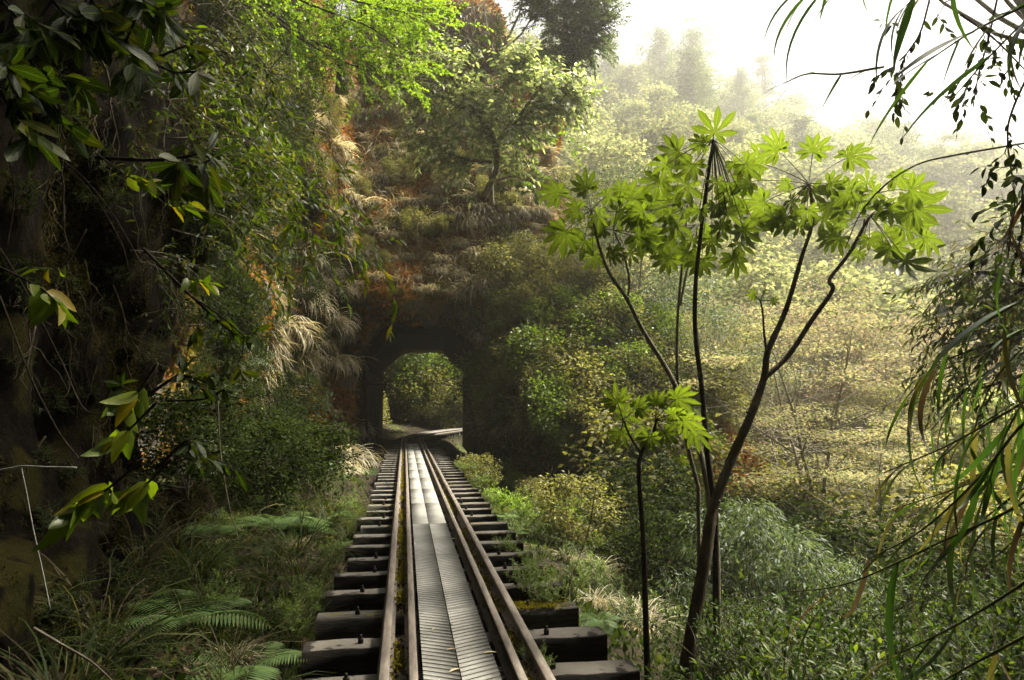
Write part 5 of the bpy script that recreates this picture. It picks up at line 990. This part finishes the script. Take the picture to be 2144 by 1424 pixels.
# debris and moss packed between running rail and guard rail
def debris():
    r_ = rs(91); lv = Leaves(); n = 5200; s_ = r_.uniform(2.2, 24, n) ; s_ = 2.2 + (s_ - 2.2) ** 1.0; side = r_.rand(n) < .5
    x = np.where(side, r_.uniform(-.41, -.29, n), r_.uniform(.305, .41, n)); x = np.where(r_.rand(n) < .3, np.where(side, -.236 + .012 * r_.randn(n), .215 + .02 * r_.randn(n)), x)
    near = np.abs(((s_ - 4.02 + .31) % .62) - .31); z = -.112 + .02 * r_.rand(n) - np.where(near > .13, .06 + .05 * r_.rand(n), 0)
    lv.add(t_rhomb(.6, .2), np.stack([x, s_, z], 1), rdir(r_, n, .15), rdir(r_, n, 1.0), .035 * r_.uniform(.4, 1.5, n)); o = lv.build('leaf_litter', M['litter']); tag(o, 'dead leaves and debris packed between the rails', kind='stuff')
    lv = Leaves(); n = 9000; cl = r_.uniform(3, 24, 120); c = r_.randint(0, 120, n); sd_ = r_.rand(120) < .55; s_ = cl[c] + r_.randn(n) * .12
    x = np.where(sd_[c], -.35, .355) + .03 * r_.randn(n); lv.add(t_rhomb(.4), np.stack([x, s_, -.105 + .03 * r_.rand(n)], 1), rdir(r_, n, .8), rdir(r_, n, .2), .03 * r_.uniform(.5, 1.4, n)); o = lv.build('moss', M['mossy2']); tag(o, 'tufts of yellow green moss between the rails', kind='stuff')
debris()
# sleeper ends: little plants growing over
for k, (x, y, s_) in enumerate(((1120, 1230, .35), (1100, 1190, .25), (1060, 1150, .25), (985, 985, .35), (965, 980, .3), (1000, 1010, .3), (1150, 1260, .3), (845, 1170, .12), (1130, 1400, .22))):
    d = ray(x, y); tq = (-.12 - CAM[2]) / d[2]; p = CAM + d * tq; place('seedling', K['freshbush'][k % 3], p - np.array((0, 0, .05)), k, s_, 'small bright seedling growing up between the sleeper ends', 'plant', 'seedlings between the sleepers')
# tall trees added behind and beside the camera to shade the bank
r6 = rs(17)
K['shadecanopy'] = [clump_tree(501 + i, 13, 5.5, 5, 34, 260, .30, .5, .30, .22, .06, t_rhomb(.6), .1, 'dark', 'bark', twig=2) for i in range(2)]
for k, (x, y, s_) in enumerate(((-5.5, -1.5, 1.0), (-5.0, 4.5, .9), (-3.5, -6, 1.1), (2.5, -6.5, 1.1), (7.5, -4, 1.0), (-7.5, 8.5, 1.0), (-1, -10, 1.2), (6, -9, 1.2), (-8, 1, 1.1), (8.8, 1.0, .85), (9.5, -3.5, 1.0), (6.0, -3.0, .8), (12, 3.2, .95))):
    z = down(x, y, 60, 'gb'); place('added_shade_tree', K['shadecanopy'][k % 2], (x, y, z - .3), k * 1.7, s_, 'tall dark tree added so that its crown shades the rock bank', 'tree', 'trees added for shade')

seed_ = 530; a0 = rs(seed_).rand() * 6.28
K['shadebough'] = [clump_tree(seed_, 11, 3.4, 7.6, 30, 260, .22, .5, .34, .20, .52, t_rhomb(.6), .1, 'dark', 'bark', twig=2, bb=.6)]  # leaning tree added above the view, its crown placed to shade the bank
place('added_shade_tree', K['shadebough'][0], (2.6, -2.6, -1.3), math.pi / 2 - a0, 1.1, 'unseen leaning dark tree added over the track to shade the bank', 'tree', 'trees added for shade')

for k in range(34):
    y = 2.9 + 11 * r6.rand() ** 1.2; left = k % 4 != 3; x = (-1.02 - .25 * r6.rand()) if left else (1.12 + .25 * r6.rand()); kk = ('grass', 'darkgrass', 'fern', 'freshbush', 'grass')[k % 5] if left else ('grass', 'fern', 'freshbush')[k % 3]
    place({'grass': 'grass_tuft', 'darkgrass': 'grass_tuft', 'fern': 'fern', 'freshbush': 'lime_shrub'}[kk], K[kk][k % len(K[kk])], (x, y, -.42 if left else -.55), r6.rand() * 6.28, {'grass': .75, 'darkgrass': .8, 'fern': .6, 'freshbush': .45}[kk] * r6.uniform(.7, 1.2),
          'small plant leaning over the %s ends of the sleepers' % ('left' if left else 'right'), {'grass': 'grass tuft', 'darkgrass': 'grass tuft', 'fern': 'fern', 'freshbush': 'shrub'}[kk], 'plants over the %s sleeper ends' % ('left' if left else 'right'))

for t in SLM:
    lv = Leaves(); n = 3600; x = r6.uniform(.47, .80, n) ; x = np.where(r6.rand(n) < .12, x + .12, x); lv.add(t_rhomb(.4), np.stack([x, r6.uniform(-.085, .085, n), -.112 + .012 * r6.rand(n)], 1), rdir(r6, n, .9), rdir(r6, n, .2), .016 * r6.uniform(.5, 1.4, n)); lv.build('moss_mat', M['mossy2'], t)
a1 = rs(531).rand() * 6.28
K['tallshade'] = [clump_tree(531, 21, 3.2, 15.8, 32, 260, .20, .5, .34, .18, .25, t_rhomb(.6), .1, 'dark', 'bark', twig=2, bb=.6)]  # tall tree added outside the view so its crown shades the verge
place('added_shade_tree', K['tallshade'][0], (13.4, 8.0, -4.8), math.atan2(.5, -.85) - a1, 1.0, 'unseen tall dark tree added on the gully side to shade the verge', 'tree', 'trees added for shade')

K['longgrass'] = [tuft(75 + i, 60, 1.25, .013, 'grass', 1, .95, False, 1.9, .06) for i in range(2)] + [tuft(78, 50, 1.15, .010, 'darkstraw', 1, .9, False, 2.0, .06)]
for k in range(24):
    y = 3.6 + 8.5 * r6.rand(); x = -1.25 - 1.5 * r6.rand(); place('long_grass_tuft', K['longgrass'][k % 3], (x, y, float(groundz(x, y)) - .03), r6.rand() * 6.28, r6.uniform(.5, .95), 'tall arching grass clump on the verge between the rock bank and the rails', 'grass tuft', 'tall arching grass on the left verge')
for k in range(10):
    y = 4.0 + 7 * r6.rand(); x = -1.2 - 1.3 * r6.rand(); place('fern', K['fern'][k % 2], (x, y, float(groundz(x, y)) + .05), r6.rand() * 6.28, r6.uniform(.6, 1.0), 'fern with long fronds on the verge left of the track', 'fern', 'large ferns on the left verge')
for k in range(34):
    y = 12.5 + 11 * r6.rand(); x = 1.5 + 4.2 * r6.rand() ** 1.1; kk = ('midfresh', 'greenbush', 'midolive', 'freshbush')[k % 4]; z = down(x, y, 5.0, 'gc')
    place({'midfresh': 'lime_shrub', 'freshbush': 'lime_shrub', 'greenbush': 'green_shrub', 'midolive': 'olive_shrub'}[kk], K[kk][k % 2], (x, y, z - .05), r6.rand() * 6.28, r6.uniform(.45, .9), 'shrub spilling down the bank between the sleepers and the tunnel mouth', 'shrub', 'shrubs spilling down beside the tunnel mouth')
# ------------------------------------------------------------------ haze
def haze():
    mb = MB(); mb.box((0, 80, 42), (760, 760, 110)); o = mb.build('haze', None)
    m, t, N, LK = nmat('haze'); v = N('VolumePrincipled'); v.inputs['Color'].default_value = (1, 0.98, 0.93, 1); v.inputs['Density'].default_value = HAZE; v.inputs['Anisotropy'].default_value = 0.8
    ou = N('OutputMaterial'); LK(v.outputs[0], ou.inputs['Volume']); o.data.materials.append(m); tag(o, 'pale morning haze filling the valley', kind='stuff')
haze()
